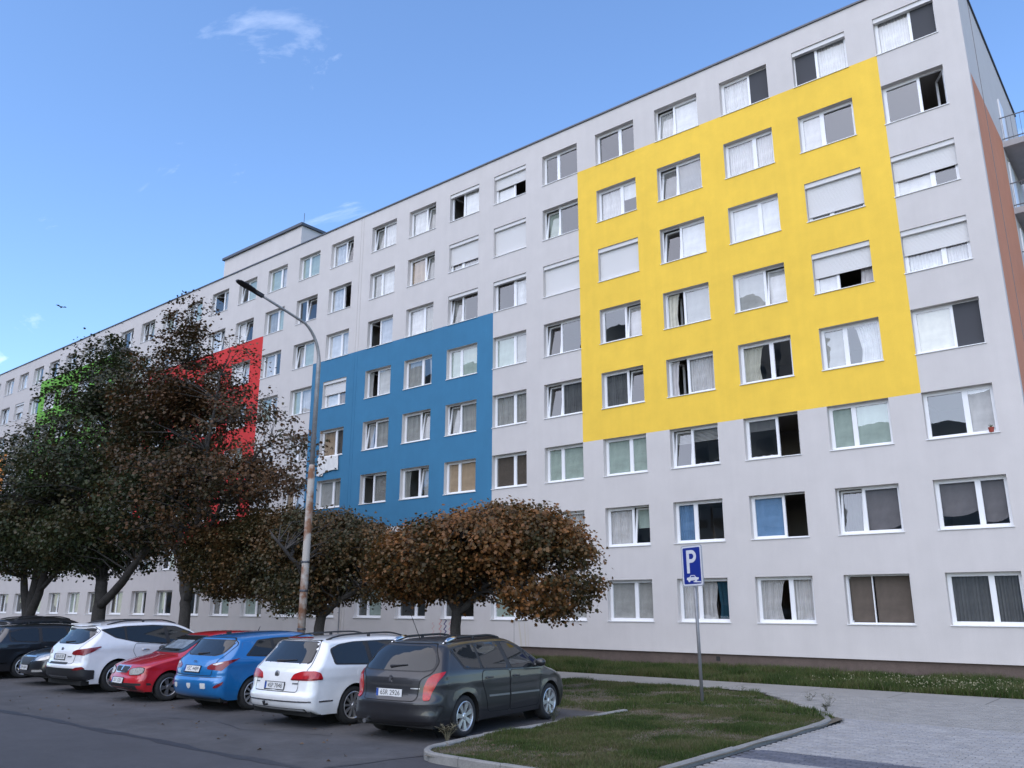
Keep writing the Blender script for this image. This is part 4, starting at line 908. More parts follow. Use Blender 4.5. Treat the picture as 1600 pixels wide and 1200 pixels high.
        if 'wind' in sp:
            a = sp['wind']; full = a+[(-y, z) for y, z in a[::-1]]; b = [(y*1.03, z+(.02 if z > sum(q[1] for q in full)/len(full) else -.03)) for y, z in full]
            s.patch('windscreen_seal', 'F', b, M_blk, .003, rad=.05); s.patch('windscreen', 'F', full, M_cg, .0065, rad=.05)
        if 'gate' in sp:
            a = sp['gate']; full = a+[(-y, z) for y, z in a[::-1]]; g_ = s.patch('tailgate', 'B', full, s.p, .0022, rad=.06, step=.06); s.seam('B', full, .010, 'R', g_[0], rad=.06)
        for nm, proj, P, m, off, rad in sp.get('extra', []):
            if proj in ('B', 'F', 'T'):
                s.patch(nm, proj, P, m, off, rad=rad)
            else: s.patch(nm, proj, P, m, off, 'RL', rad=rad)
        s.mirror(*sp['mir'], sp.get('mirm'))
sym = lambda a: a+[(-y, z) for y, z in a[::-1]]
# ---- body shapes, X from the rear end, (X, z, inset X, inset z) from rear bumper over the roof to the front bumper
PEU = dict(L=4.5, W=1.78, H=1.51, wb=2.708, ro=.95, wr=.318, rim=.222, spokes=7, sw=(.045, .085), belt=.98, yr=.66, crease=.80, tr=.12, re=.95,
  sil=[(.26, .20, .06, .02), (.07, .32, .24, .0), (.04, .46, .40, 0), (.03, .575, .42, 0), (.10, .66, .38, 0), (.12, .80, .36, 0), (.14, .93, .35, 0), (.20, 1.0, .34, 0), (.36, 1.22, .30, -.04), (.50, 1.365, .24, -.08), (.66, 1.445, .16, -.11), (1.1, 1.495, .03, -.12), (1.9, 1.515, 0, -.12), (2.45, 1.505, -.02, -.12), (2.85, 1.40, -.06, -.10), (3.45, 1.06, -.06, -.09), (3.7, .965, -.05, -.10), (4.1, .86, -.12, -.10), (4.36, .72, -.25, -.06), (4.5, .52, -.36, 0), (4.47, .34, -.32, 0), (4.25, .2, -.06, .02)],
  dlo=[(.72, 1.345), (.94, 1.03), (1.4, 1.0), (2.3, .965), (3.42, .945), (2.86, 1.30), (2.5, 1.42), (1.9, 1.435), (1.2, 1.41)],
  win=[[(.77, 1.335), (.965, 1.055), (1.40, 1.025), (1.40, 1.395), (1.2, 1.39)], [(1.47, 1.02), (2.20, .99), (2.12, 1.415), (1.47, 1.40)], [(2.33, .985), (3.08, .965), (2.72, 1.30), (2.5, 1.385), (2.25, 1.41)], [(3.13, .965), (3.34, .96), (2.86, 1.26)]],
  doors=[[(1.44, .985), (1.40, .82), (1.52, .62), (1.60, .33), (2.26, .30), (2.26, .955)], [(2.285, .95), (2.285, .30), (3.22, .30), (3.27, .58), (3.34, .92)]], handles=[(1.62, .865), (2.46, .85)], mir=(3.12, .98),
  rwin=[(-.55, 1.025), (-.69, 1.05), (-.67, 1.17), (-.58, 1.30), (-.46, 1.385)], gate=[(-.52, .59), (-.55, .90), (-.70, 1.0), (-.72, 1.15), (-.52, 1.425)])
PEU['extra'] = [('taillight', 'BR', [(.555, .60), (.66, .605), (.70, .72), (.79, .88), (.90, .985), (.93, 1.02), (.74, .985), (.64, .93), (.575, .80)], M_red, .012, .03),
  ('bumper', 'B', sym([(-.85, .30), (-.86, .535), (-.62, .545)]), None, .006, .03), ('trim_strip', 'R', [(1.62, .56), (2.25, .545), (2.25, .575), (1.62, .59)], M_alloyd, .008, .01), ('trim_strip', 'R', [(2.30, .545), (3.25, .525), (3.25, .555), (2.30, .575)], M_alloyd, .008, .01),
  ('gate_groove', 'B', sym([(-.5, .80), (-.5, .835)]), M_blk, .004, .01), ('headlight', 'FR', [(.50, .72), (.62, .82), (1.0, .90), (.95, .78), (.7, .66)], M_clr, .008, .03), ('badge_lettering', 'B', [(-.56, .765), (-.40, .765), (-.40, .78), (-.56, .78)], M_alloy, .005, 0)]
PAS = dict(L=4.77, W=1.82, H=1.50, wb=2.712, ro=1.12, wr=.322, rim=.225, spokes=10, sw=(.028, .042), belt=.97, yr=.68, crease=.80, re=.9, tr=.085,
  sil=[(.35, .21, .06, .02), (.10, .30, .22, .0), (.02, .42, .30, 0), (.0, .52, .32, 0), (.05, .60, .30, 0), (.09, .80, .26, 0), (.14, .95, .25, 0), (.22, 1.02, .24, 0), (.44, 1.28, .2, -.05), (.52, 1.40, .16, -.09), (.62, 1.445, .12, -.11), (1.1, 1.48, .03, -.12), (2.0, 1.505, 0, -.12), (2.55, 1.48, -.02, -.12), (2.95, 1.39, -.06, -.10), (3.55, 1.05, -.06, -.09), (3.8, .97, -.05, -.10), (4.3, .87, -.12, -.10), (4.62, .74, -.25, -.06), (4.77, .52, -.36, 0), (4.74, .32, -.32, 0), (4.45, .2, -.06, .02)],
  dlo=[(.62, 1.28), (.66, 1.02), (1.5, .985), (2.4, .965), (3.45, .945), (2.95, 1.28), (2.6, 1.38), (2.0, 1.405), (1.2, 1.395), (.86, 1.36)], 
  win=[[(.66, 1.27), (.69, 1.04), (1.46, 1.01), (1.46, 1.385), (1.1, 1.375), (.9, 1.34)], [(1.56, 1.0), (2.34, .985), (2.24, 1.385), (1.56, 1.385)], [(2.45, .98), (3.34, .96), (2.9, 1.26), (2.6, 1.355), (2.35, 1.38)]],
  doors=[[(1.50, .985), (1.48, .80), (1.68, .60), (1.76, .33), (2.38, .30), (2.38, .96)], [(2.40, .955), (2.40, .30), (3.42, .30), (3.52, .58), (3.50, .93)]], handles=[(1.72, .85), (2.6, .84)], mir=(3.25, .98), handlem=M_chrome,
  rwin=[(-.56, 1.045), (-.62, 1.075), (-.53, 1.365), (-.46, 1.39)], gate=[(-.56, .585), (-.58, .66), (-.56, .78), (-.70, .93), (-.68, 1.06), (-.56, 1.42)])
PAS['extra'] = [('taillight', 'BR', [(.335, .775), (.40, .875), (.55, .925), (.78, .93), (.86, .905), (.91, .80), (.72, .775)], M_red, .010, .03), ('taillight_lens', 'BR', [(.36, .772), (.90, .792), (.895, .812), (.37, .795)], M_redd, .012, .01),
  ('bumper_trim', 'B', sym([(-.84, .425), (-.84, .45)]), M_chrome, .006, .01), ('bumper_trim', 'R', [(.33, .425), (.62, .425), (.62, .45), (.33, .45)], M_chrome, .008, .01), ('lower_bumper', 'B', sym([(-.70, .25), (-.74, .32)]), M_blk, .006, .03), ('headlight', 'FR', [(.45, .66), (.52, .76), (1.0, .82), (.95, .70)], M_clr, .008, .03),
  ('fuel_flap', 'R', [(1.16, .76), (1.34, .76), (1.34, .93), (1.16, .93)], None, .0035, .08), ('badge_lettering', 'B', [(-.56, .71), (-.44, .71), (-.44, .735), (-.56, .735)], M_alloyd, .005, 0), ('badge_lettering', 'B', [(.46, .715), (.58, .715), (.58, .735), (.46, .735)], M_alloyd, .005, 0)]
I30 = dict(L=4.485, W=1.78, H=1.49, wb=2.65, ro=.95, wr=.316, rim=.222, spokes=10, sw=(.026, .040), belt=1.0, yr=.66, crease=.86, tr=.11,
  sil=[(.30, .21, .06, .02), (.09, .30, .24, .0), (.01, .46, .32, 0), (.0, .58, .34, 0), (.05, .66, .32, 0), (.06, .76, .30, 0), (.12, .90, .28, 0), (.17, .98, .26, 0), (.24, 1.03, .25, 0), (.44, 1.24, .22, -.05), (.52, 1.345, .18, -.09), (.62, 1.41, .14, -.11), (1.1, 1.46, .03, -.12), (1.9, 1.495, 0, -.12), (2.45, 1.465, -.02, -.12), (2.85, 1.36, -.06, -.10), (3.45, 1.03, -.06, -.09), (3.7, .95, -.05, -.10), (4.1, .84, -.12, -.10), (4.36, .70, -.25, -.06), (4.48, .5, -.36, 0), (4.45, .32, -.32, 0), (4.25, .2, -.06, .02)],
  dlo=[(.70, 1.04), (.80, 1.12), (1.08, 1.345), (1.5, 1.375), (1.9, 1.385), (2.5, 1.36), (2.86, 1.25), (3.38, .96), (2.2, .985), (1.2, 1.01)],
  win=[[(.78, 1.055), (.98, 1.235), (1.12, 1.325), (1.38, 1.345), (1.38, 1.03), (1.1, 1.04)], [(1.46, 1.025), (2.2, 1.005), (2.12, 1.36), (1.46, 1.35)], [(2.32, 1.0), (3.24, .98), (2.82, 1.23), (2.5, 1.335), (2.24, 1.355)]],
  doors=[[(1.42, 1.0), (1.38, .82), (1.50, .62), (1.58, .33), (2.24, .30), (2.24, .98)], [(2.265, .975), (2.265, .30), (3.25, .30), (3.35, .58), (3.33, .94)]], handles=[(1.6, .885), (2.44, .87)], mir=(3.1, .99),
  rwin=[(-.44, 1.055), (-.58, 1.10), (-.64, 1.30), (-.58, 1.335)], gate=[(-.60, .68), (-.60, .80), (-.62, .93), (-.68, 1.06), (-.72, 1.28), (-.56, 1.385)])
I30['extra'] = [('taillight', 'BR', [(.40, .80), (.40, .85), (.50, .905), (.66, .935), (.90, .985), (1.02, 1.01), (.84, .90), (.74, .80), (.70, .775), (.56, .79)], M_redd, .010, .025), ('taillight_lens', 'BR', [(.50, .885), (.62, .925), (.74, .93), (.60, .875)], M_clr, .012, .015),
  ('fog_lamp', 'BR', [(.56, .46), (.60, .505), (.76, .58), (.74, .52), (.64, .46)], M_redd, .010, .02), ('bumper_step', 'B', sym([(-.80, .645), (-.80, .655)]), M_blk, .004, .004), ('sticker', 'B', [(-.08, .46), (-.02, .42), (.04, .46), (.04, .53), (-.08, .53)], M_stick, .010, .02), ('sticker', 'B', [(-.52, .44), (-.39, .44), (-.39, .54), (-.52, .54)], M_stick, .010, .01), ('sticker', 'B', [(.42, .45), (.48, .42), (.54, .45), (.54, .52), (.42, .52)], M_stick, .010, .02),
  ('roof_panel', 'T', [(.72, -.42), (2.4, -.46), (2.4, .46), (.72, .42)], None, .003, .06), ('headlight', 'FR', [(.50, .68), (.62, .78), (1.1, .88), (.95, .74), (.7, .62)], M_clr, .008, .03)]
FAB = dict(L=4.0, W=1.65, H=1.45, wb=2.462, ro=.75, wr=.297, rim=.19, spokes=5, sw=(.032, .045), double=.16, alloy=M_alloyd, belt=.95, yr=.70, crease=.72, tr=.05, tf=.07, gap=.055,
  sil=[(.30, .21, .06, .02), (.07, .30, .22, .0), (.0, .48, .28, 0), (.04, .62, .26, 0), (.08, .90, .24, 0), (.14, 1.0, .22, 0), (.34, 1.30, .18, -.06), (.48, 1.40, .12, -.10), (1.0, 1.44, .03, -.11), (1.6, 1.45, 0, -.11), (2.05, 1.42, -.02, -.11), (2.35, 1.33, -.05, -.10), (2.95, 1.0, -.06, -.08), (3.15, .945, -.05, -.09), (3.55, .86, -.10, -.09), (3.82, .77, -.16, -.06), (3.91, .68, -.24, -.01), (3.95, .56, -.28, 0), (4.0, .44, -.30, 0), (3.97, .30, -.28, 0), (3.75, .2, -.06, .02)],
  dlo=[(.50, 1.30), (.62, 1.0), (1.3, .975), (2.1, .955), (2.92, .94), (2.42, 1.25), (2.1, 1.335), (1.5, 1.36), (.9, 1.35)],
  win=[[(.56, 1.29), (.66, 1.02), (.98, 1.005), (.98, 1.335)], [(1.05, 1.0), (1.72, .985), (1.68, 1.34), (1.05, 1.335)], [(1.82, .98), (2.76, .96), (2.36, 1.22), (2.1, 1.305), (1.78, 1.335)]],
  doors=[[(1.06, .965), (1.04, .80), (1.16, .60), (1.22, .33), (1.76, .30), (1.76, .95)], [(1.785, .945), (1.785, .30), (2.78, .30), (2.86, .58), (2.84, .92)]], handles=[(1.2, .84), (1.95, .83)], mir=(2.62, .98), mirm=M_blk,
  wind=[(-.60, 1.02), (-.64, 1.06), (-.53, 1.335)])
FAB['extra'] = [('grille_surround', 'F', sym([(-.26, .60), (-.34, .705), (-.31, .745)]), M_chrome, .010, .03), ('grille', 'F', sym([(-.235, .62), (-.305, .70), (-.28, .725)]), M_blk, .0145, .02), ('grille_rib', 'F', sym([(-.022, .64), (-.035, .735)]), M_chrome, .018, .005),
  ('headlight', 'FR', [(.335, .565), (.31, .65), (.36, .685), (.58, .715), (.69, .705), (.675, .62), (.57, .575)], M_clr, .010, .03), ('headlight_seal', 'FR', [(.322, .553), (.295, .655), (.355, .698), (.585, .729), (.706, .716), (.69, .612), (.575, .562)], M_blk, .004, .03),
  ('air_intake', 'F', sym([(-.66, .265), (-.66, .35)]), M_blk, .006, .03), ('bumper_strip', 'F', sym([(-.80, .355), (-.80, .40)]), M_blk, .008, .01), ('repeater', 'R', [(2.95, .68), (3.01, .68), (3.01, .71), (2.95, .71)], M_clr, .008, .01), ('bonnet_gap', 'T', sym([(0, 0)]) if 0 else [(2.98, -.60), (3.75, -.50), (3.75, -.49), (2.98, -.59)], M_well, .002, 0), ('bonnet_gap', 'T', [(2.98, .60), (3.75, .50), (3.75, .49), (2.98, .59)], M_well, .002, 0),
  ('sunshade', 'F', sym([(-.46, 1.07), (-.43, 1.25)]), mat('foil_shade', (.45, .47, .46), .35, .8, noise=((6, .35), (16, .3)), bump=(9, .8)), .0072, .04)]
SAN = dict(L=4.69, W=1.88, H=1.67, wb=2.70, ro=1.05, wr=.36, rim=.24, spokes=5, belt=1.10, yr=.68, crease=.98, tr=.08, gap=.06,
  sil=[(.35, .27, .06, .02), (.10, .36, .26, .0), (.03, .48, .34, 0), (.0, .62, .36, 0), (.06, .72, .32, 0), (.08, .88, .30, 0), (.13, 1.02, .28, 0), (.22, 1.12, .26, 0), (.42, 1.33, .24, -.05), (.50, 1.47, .2, -.09), (.50, 1.56, .22, -.11), (.80, 1.60, .12, -.13), (1.3, 1.65, .03, -.13), (2.0, 1.67, 0, -.13), (2.55, 1.64, -.02, -.13), (3.0, 1.50, -.06, -.11), (3.6, 1.17, -.06, -.09), (3.8, 1.10, -.05, -.10), (4.3, .98, -.12, -.10), (4.55, .82, -.25, -.06), (4.69, .6, -.36, 0), (4.65, .40, -.32, 0), (4.35, .26, -.06, .02)],
  dlo=[(.60, 1.46), (.95, 1.26), (1.5, 1.14), (2.3, 1.08), (3.5, 1.06), (3.0, 1.38), (2.6, 1.52), (2.0, 1.555), (1.2, 1.535)],
  win=[[(.66, 1.46), (.98, 1.28), (1.2, 1.21), (1.2, 1.51)], [(1.26, 1.20), (1.6, 1.15), (2.3, 1.11), (2.24, 1.53), (1.26, 1.515)], [(2.4, 1.105), (3.36, 1.08), (2.96, 1.35), (2.6, 1.49), (2.34, 1.525)]],
  doors=[[(1.45, 1.12), (1.40, .95), (1.56, .70), (1.64, .42), (2.32, .40), (2.32, 1.07)], [(2.345, 1.065), (2.345, .40), (3.36, .40), (3.46, .68), (3.44, 1.04)]], handles=[(1.72, .97), (2.56, .95)], mir=(3.2, 1.1), handlem=M_chrome,
  rwin=[(-.44, 1.135), (-.60, 1.17), (-.70, 1.43), (-.60, 1.475)], gate=[(-.60, .68), (-.64, .85), (-.66, 1.02), (-.70, 1.14), (-.76, 1.44), (-.60, 1.53)])
SAN['extra'] = [('taillight', 'BR', [(.44, .90), (.46, .96), (.56, 1.0), (.80, 1.03), (1.06, 1.075), (1.08, 1.06), (.94, .96), (.76, .87), (.66, .885), (.52, .88)], M_redd, .012, .02),
  ('cladding', 'B', sym([(-.90, .30), (-.90, .58), (-.55, .585)]), M_blk, .008, .04), ('cladding', 'BR', [(.58, .32), (.58, .575), (1.0, .535), (1.0, .33)], M_blk, .011, .03), ('cladding', 'R', [(1.52, .24), (1.52, .42), (3.28, .40), (3.28, .24)], M_blk, .010, .03), ('skid_plate', 'B', sym([(-.40, .34), (-.46, .40)]), M_alloyd, .012, .02), ('gate_trim', 'B', sym([(-.42, .665), (-.44, .715)]), M_blk, .006, .01), ('fog_lamp', 'BR', [(.52, .545), (.60, .605), (.76, .625), (.82, .575), (.66, .545)], M_redd, .014, .02),
  ('headlight', 'FR', [(.5, .82), (.6, .92), (1.1, 1.02), (.95, .88)], M_clr, .008, .03), ('badge_lettering', 'B', [(-.52, .83), (-.36, .83), (-.36, .855), (-.52, .855)], M_alloyd, .005, 0)]
INS = dict(mirm=M_blk, L=4.83, W=1.86, H=1.50, wb=2.737, ro=1.05, wr=.325, rim=.225, spokes=7, belt=.99, yr=.66, crease=.80, tr=.06, tf=.12,
  sil=[(.35, .21, .06, .02), (.10, .30, .24, .0), (.0, .48, .32, 0), (.06, .70, .28, 0), (.12, .95, .26, 0), (.3, 1.08, .22, 0), (.62, 1.34, .16, -.06), (.8, 1.42, .12, -.11), (1.4, 1.48, .02, -.12), (2.1, 1.50, 0, -.12), (2.55, 1.47, -.02, -.12), (2.95, 1.36, -.06, -.10), (3.6, 1.03, -.06, -.09), (3.85, .96, -.05, -.10), (4.35, .87, -.12, -.10), (4.66, .75, -.22, -.05), (4.78, .64, -.32, -.01), (4.83, .48, -.36, 0), (4.80, .32, -.32, 0), (4.5, .2, -.06, .02)],
  dlo=[(.72, 1.25), (1.0, 1.05), (2.0, 1.0), (3.5, .965), (3.0, 1.27), (2.6, 1.375), (2.0, 1.40), (1.2, 1.37)],
  win=[[(.82, 1.24), (1.05, 1.075), (1.5, 1.045), (1.5, 1.36), (1.2, 1.345)], [(1.57, 1.035), (2.36, 1.005), (2.28, 1.375), (1.57, 1.365)], [(2.48, 1.0), (3.38, .985), (2.95, 1.25), (2.6, 1.35), (2.4, 1.37)]],
  doors=[[(1.52, .98), (1.50, .80), (1.66, .60), (1.74, .33), (2.40, .30), (2.40, .97)], [(2.425, .965), (2.425, .30), (3.45, .30), (3.55, .58), (3.53, .94)]], handles=[(1.75, .86), (2.64, .85)], mir=(3.28, .99),
  wind=[(-.64, 1.05), (-.68, 1.09), (-.56, 1.37)], rwin=[(-.56, 1.10), (-.60, 1.14), (-.52, 1.36)])
INS['extra'] = [('grille_surround', 'F', sym([(-.24, .49), (-.40, .66), (-.42, .735)]), M_chrome, .010, .04), ('grille', 'F', sym([(-.225, .51), (-.375, .66), (-.39, .70)]), M_blk, .014, .03), ('grille_bar', 'F', sym([(-.40, .705), (-.41, .73)]), M_chrome, .017, .005),
  ('headlight', 'FR', [(.42, .62), (.40, .67), (.50, .745), (.70, .79), (.98, .83), (.90, .72), (.68, .64)], M_clr, .010, .03), ('fog_lamp', 'FR', [(.34, .345), (.36, .40), (.66, .41), (.70, .36)], M_clr, .010, .02), ('air_intake', 'F', sym([(-.40, .27), (-.42, .33)]), M_blk, .006, .02), ('taillight', 'BR', [(.40, .80), (.5, .92), (.9, .95), (.8, .80)], M_red, .01, .03)]
# the red car is the estate version: everything ahead of the tailgate moves forward
def lengthen(sp, d, x0):
    f = lambda X: X+d if X > x0 else X
    sp['L'] += d; sp['ro'] += d; sp['sil'] = [(f(a), b, c_, e) for a, b, c_, e in sp['sil']]; sp['mir'] = (f(sp['mir'][0]), sp['mir'][1]); sp['handles'] = [(f(a), b) for a, b in sp['handles']]
    for k in ('win', 'doors'): sp[k] = [[(f(a), b) for a, b in P] for P in sp[k]]
    sp['dlo'] = [(f(a), b) for a, b in sp['dlo']]; sp['extra'] = [(n, pj, [(f(a), b) for a, b in P] if pj in 'RT' else P, m, o, r_) for n, pj, P, m, o, r_ in sp['extra']]
lengthen(FAB, .24, .7)
def make(label, sp, pm_, rr, hd, front=False):
    sp = dict(sp); sp['extra'] = [(n, pj, P, m if m else pm_, o, r_) for n, pj, P, m, o, r_ in sp['extra']]
    c = Car(label, sp, pm_, rr, R(hd), front); c.common(); return c
# grey estate
c = make('dark grey estate car with tall red tail lights next to the grass island', PEU, cpaint('grey', (.018, .018, .021), .1, .38, .55), (-3.43, -17.56), 97)
c.plate('B', .70, '6SR 2926', False); c.rails(.78, 2.42, .545, M_blk, .05, .02, M_chrome); c.wiper(1.085, .10, -.22)
MB().tube([(.85-2.25, 0, 1.48), (.60-2.25, .05, 1.95)], [.008, .004], 6).build('aerial', M_blk, c.root)
h = c.cast('B', 0, .885)[0]
lg = MB()
def prism(mb, pts, x, d=.008):
    mb.poly([(x, y, z) for y, z in pts]); mb.poly([(x+d, y, z) for y, z in pts[::-1]])
    for i in range(len(pts)): a, b = pts[i-1], pts[i]; mb.poly([(x, a[0], a[1]), (x, b[0], b[1]), (x+d, b[0], b[1]), (x+d, a[0], a[1])])
lion = [(.018, .05), (-.012, .055), (-.024, .038), (-.008, .03), (-.012, .014), (-.040, .026), (-.042, .018), (-.012, -.002), (-.008, -.016), (-.034, -.05), (-.022, -.054), (.008, -.022), (.016, -.05), (.028, -.05), (.026, -.012), (.014, .01), (.024, .03)]
prism(lg, [(y, .905+z) for y, z in lion], h.x-.012, .016); lg.build('badge', M_chrome, c.root)
MB().tube([(-2.2, .45, .26), (-2.0, .45, .27)], .035, 10).build('exhaust', M_alloyd, c.root)
# white estate
c = make('white estate car with black roof rails and wide red tail lights', PAS, cpaint('white', (.72, .72, .72), 0, .3), (-6.0, -17.68), 92)
c.plate('B', .675, '4SP 7048'); c.rails(.72, 2.75, .535, M_blk, .06, .016); c.wiper(1.07, .20, -.30)
h = c.cast('B', 0, .86)[0]
q = MB(); q.lathe([(.001, -.0), (.058, 0), (.062, .006), (.062, .014)], 24, 'y'); b = q.build('badge', M_alloyd, c.root, True); b.location = (h.x-.010, 0, .86); b.rotation_euler = (0, 0, R(-90))
q = MB()
for pts in ([(-.036, .028), (-.026, .028), (-.006, -.008), (-.016, -.008)], [(.036, .028), (.026, .028), (.006, -.008), (.016, -.008)], [(-.044, .006), (-.034, .010), (-.016, -.042), (-.024, -.042)], [(.044, .006), (.034, .010), (.016, -.042), (.024, -.042)], [(-.004, -.002), (.004, -.002), (.020, -.042), (.012, -.042)], [(-.004, -.002), (.004, -.002), (-.012, -.042), (-.020, -.042)]): q.poly([(x, -.0015, z) for x, z in pts])
link('badge_mark', q.mesh('badge_mark', M_chrome), b)
MB().tube([(-2.36, .12, .36), (-2.42, .12, .36), (-2.44, .12, .42)], [.02, .02, .028], 8).build('tow_ball', M_blk, c.root)
q = MB().box((.56-2.385, -.30, 1.455), (.62-2.385, .30, 1.475)).build('brake_light', M_redd, c.root)
# blue estate
c = make('bright blue estate car with stickers on the rear bumper', I30, cpaint('blue', (.010, .15, .40), .25, .3), (-9.22, -17.57), 92)
c.plate('B', .80, '1SC 4489'); c.wiper(1.075, .12, -.20)
h = c.cast('B', 0, .93)[0]
q = MB()
for i in range(20):
    a, b = 2*math.pi*i/20, 2*math.pi*(i+1)/20; q.poly([(h.x-.012, .06*math.cos(a), .93+.03*math.sin(a)), (h.x-.012, .06*math.cos(b), .93+.03*math.sin(b)), (h.x-.012, .048*math.cos(b), .93+.022*math.sin(b)), (h.x-.012, .048*math.cos(a), .93+.022*math.sin(a))])
q.poly([(h.x-.012, .026, .95), (h.x-.012, .016, .95), (h.x-.012, .006, .91), (h.x-.012, .016, .91)]); q.poly([(h.x-.012, -.006, .95), (h.x-.012, -.016, .95), (h.x-.012, -.026, .91), (h.x-.012, -.016, .91)]); q.poly([(h.x-.012, .014, .934), (h.x-.012, -.012, .930), (h.x-.012, -.012, .924), (h.x-.012, .014, .928)]); q.build('badge', M_chrome, c.root)
MB().box((.80-2.2425, -.02, 1.44), (.90-2.2425, .02, 1.50)).build('aerial', M_blk, c.root)
# red hatchback, nose to the road
c = make('red hatchback parked with its nose to the road', FAB, cpaint('red', (.44, .012, .02), .05, .3), (-12.03, -17.85), -93, True)
c.plate('F', .445, '5S1 3201'); MB().tube([(.85-2.12, 0, 1.42), (.80-2.12, 0, 1.53)], [.012, .006], 6).build('aerial', M_blk, c.root)
c.wiper(1.035, -.35, .25, 'F')
# white off-roader
c = make('white off-roader with a roof spoiler and dark lower cladding', SAN, cpaint('white_suv', (.70, .70, .72), 0, .3), (-14.9, -17.64), 92)
c.plate('B', .835, '3SB 8120'); c.rails(.85, 2.7, .58, M_blk, .045, .018); c.wiper(1.165, .12, -.25)
q = MB().box((.50-2.345, -.55, 1.56), (.70-2.345, .55, 1.60)); q.build('spoiler', c.p, c.root)
h = c.cast('B', 0, 1.0)[0]; b = MB().lathe([(.001, 0), (.05, 0), (.052, .012)], 20, 'y').build('badge', M_alloyd, c.root); b.location = (h.x-.01, 0, 1.0); b.rotation_euler = (0, 0, R(-90))
# black saloon, nose to the road
c = make('black estate car parked nose to the road with a chrome grille', INS, cpaint('black', (.010, .010, .012), .1, .3), (-17.7, -17.3), -92, True)
c.plate('F', .45, '2SM 6894')
# black estate and dark off-roader at the left edge
import copy
sp2 = copy.copy(PAS); sp2['extra'] = list(PAS['extra']); sp2['dlom'] = M_blk; sp2['mirm'] = M_blk; sp2['handlem'] = None; sp2['L'] = 4.77
c = make('black estate car with a small red tail light at the left edge', sp2, cpaint('black_estate', (.011, .012, .015), .1, .3), (-21.0, -17.4), 92); c.plate('B', .675, '7S2 1150')
sp3 = copy.copy(SAN); sp3['extra'] = list(SAN['extra'])
c = make('dark off-roader with a grey roof behind the black estate', sp3, cpaint('charcoal', (.03, .03, .033), .3, .3), (-24.4, -16.2), 95); c.rails(.85, 2.7, .58, M_blk, .045, .018)
# ================================================================ street furniture
lamp = thing('street_lamp', 'tall street lamp with curved arm and rusty lower pole between the trees', 'street lamp', (-13.67, -13.15, .344)); lamp.scale = (.99, .99, .99)
M_pole = mat('pole_galvanised', (.30, .30, .30), .6, .5, noise=((3, .2), (20, .15)))
M_rust = bpy.data.materials.new('pole_flaking_paint'); M_rust.use_nodes = True
t = M_rust.node_tree; b = t.nodes['Principled BSDF']; b.inputs['Roughness'].default_value = .8
c_ = N(t, 'ShaderNodeTexCoord'); n_ = N(t, 'ShaderNodeTexNoise'); n_.inputs['Scale'].default_value = 2.2; n_.inputs['Detail'].default_value = 8; t.links.new(c_.outputs['Object'], n_.inputs['Vector'])
r_ = N(t, 'ShaderNodeValToRGB'); e = r_.color_ramp.elements; e[0].position = .46; e[0].color = (.40, .37, .33, 1); e[1].position = .58; e[1].color = (.20, .095, .05, 1); t.links.new(n_.outputs['Fac'], r_.inputs[0]); t.links.new(r_.outputs[0], b.inputs['Base Color'])
MB().tube([(0, 0, -.38), (0, 0, 2.5), (0, 0, 5.6), (0, 0, 5.75)], [.115, .11, .10, .075], 14).build('lower_pole', M_rust, lamp, True)
arm = [(0, 0, 5.6), (0, 0, 8.9)]+[(0, -1.05*(1-math.cos(R(a))), 8.9+1.25*math.sin(R(a))) for a in range(8, 72, 8)]
y0, z0 = arm[-1][1], arm[-1][2]; arm += [(0, y0-.8, z0+.22), (0, y0-1.75, z0+.47)]
MB().tube(arm, [.075, .065]+[.055-.002*i for i in range(len(arm)-2)], 12).build('arm', M_pole, lamp, True)
hy, hz = arm[-1][1], arm[-1][2]; Mh = Matrix.Translation((0, hy, hz)) @ Matrix.Rotation(R(-14), 4, 'X')
hd = MB(); hd.box((-.05, -.12, -.05), (.05, .22, .05), 0, Mh)
secs = [(.0, .06, .06), (-.15, .12, .07), (-.45, .16, .06), (-.62, .13, .05), (-.70, .06, .03)]; k0 = len(hd.v)
for yy, hw, hh in secs:
    for a in range(12): t_ = 2*math.pi*a/12; hd.v.append(tuple(Mh @ Vector((hw*math.cos(t_), yy, hh*math.sin(t_)*(1 if math.sin(t_) > 0 else .6)))))
for i in range(len(secs)-1):
    for a in range(12): hd.f.append((k0+i*12+a, k0+i*12+(a+1) % 12, k0+(i+1)*12+(a+1) % 12, k0+(i+1)*12+a)); hd.mi.append(0)
hd.f.append(tuple(k0+a for a in range(12))); hd.mi.append(0); hd.f.append(tuple(k0+48+a for a in reversed(range(12)))); hd.mi.append(0)
hd.build('lamp_head', mat('lamp_black', (.016, .016, .02), .5), lamp)
for z in (1.05, 2.1, 2.9): MB().lathe([(.118, z), (.124, z+.01), (.124, z+.05), (.118, z+.06)], 14, 'z').build('clamp_band', M_dkm, lamp)

# ---- parking sign
sg = thing('parking_sign', 'blue parking sign on a thin grey pole standing in the grass', 'sign', (-2.56, -11.08, .05)); sg.scale = (1.2, 1.2, 1.19); sg.rotation_euler = (R(-1.0), R(-1.6), R(-14))
MB().tube([(0, 0, -.1), (0, 0, 2.75)], .03, 12).build('pole', mat('sign_pole', (.25, .25, .26), .55, .5, noise=(8, .12)), sg, True)
def rrect(x0, x1, z0, z1, r, y):
    return [(x, y, z) for x, z in round_poly([(x0, z0), (x1, z0), (x1, z1), (x0, z1)], r)]
bd = MB(); f_ = rrect(-.25, .25, 2.02, 2.77, .05, -.045); bk = [(x, -.033, z) for x, _, z in f_]; bd.poly(f_); bd.poly(bk[::-1])
for i in range(len(f_)): bd.poly([f_[i-1], bk[i-1], bk[i], f_[i]])
bd2 = bd.build('board', mat('sign_grey', (.30, .31, .35), .5), sg)
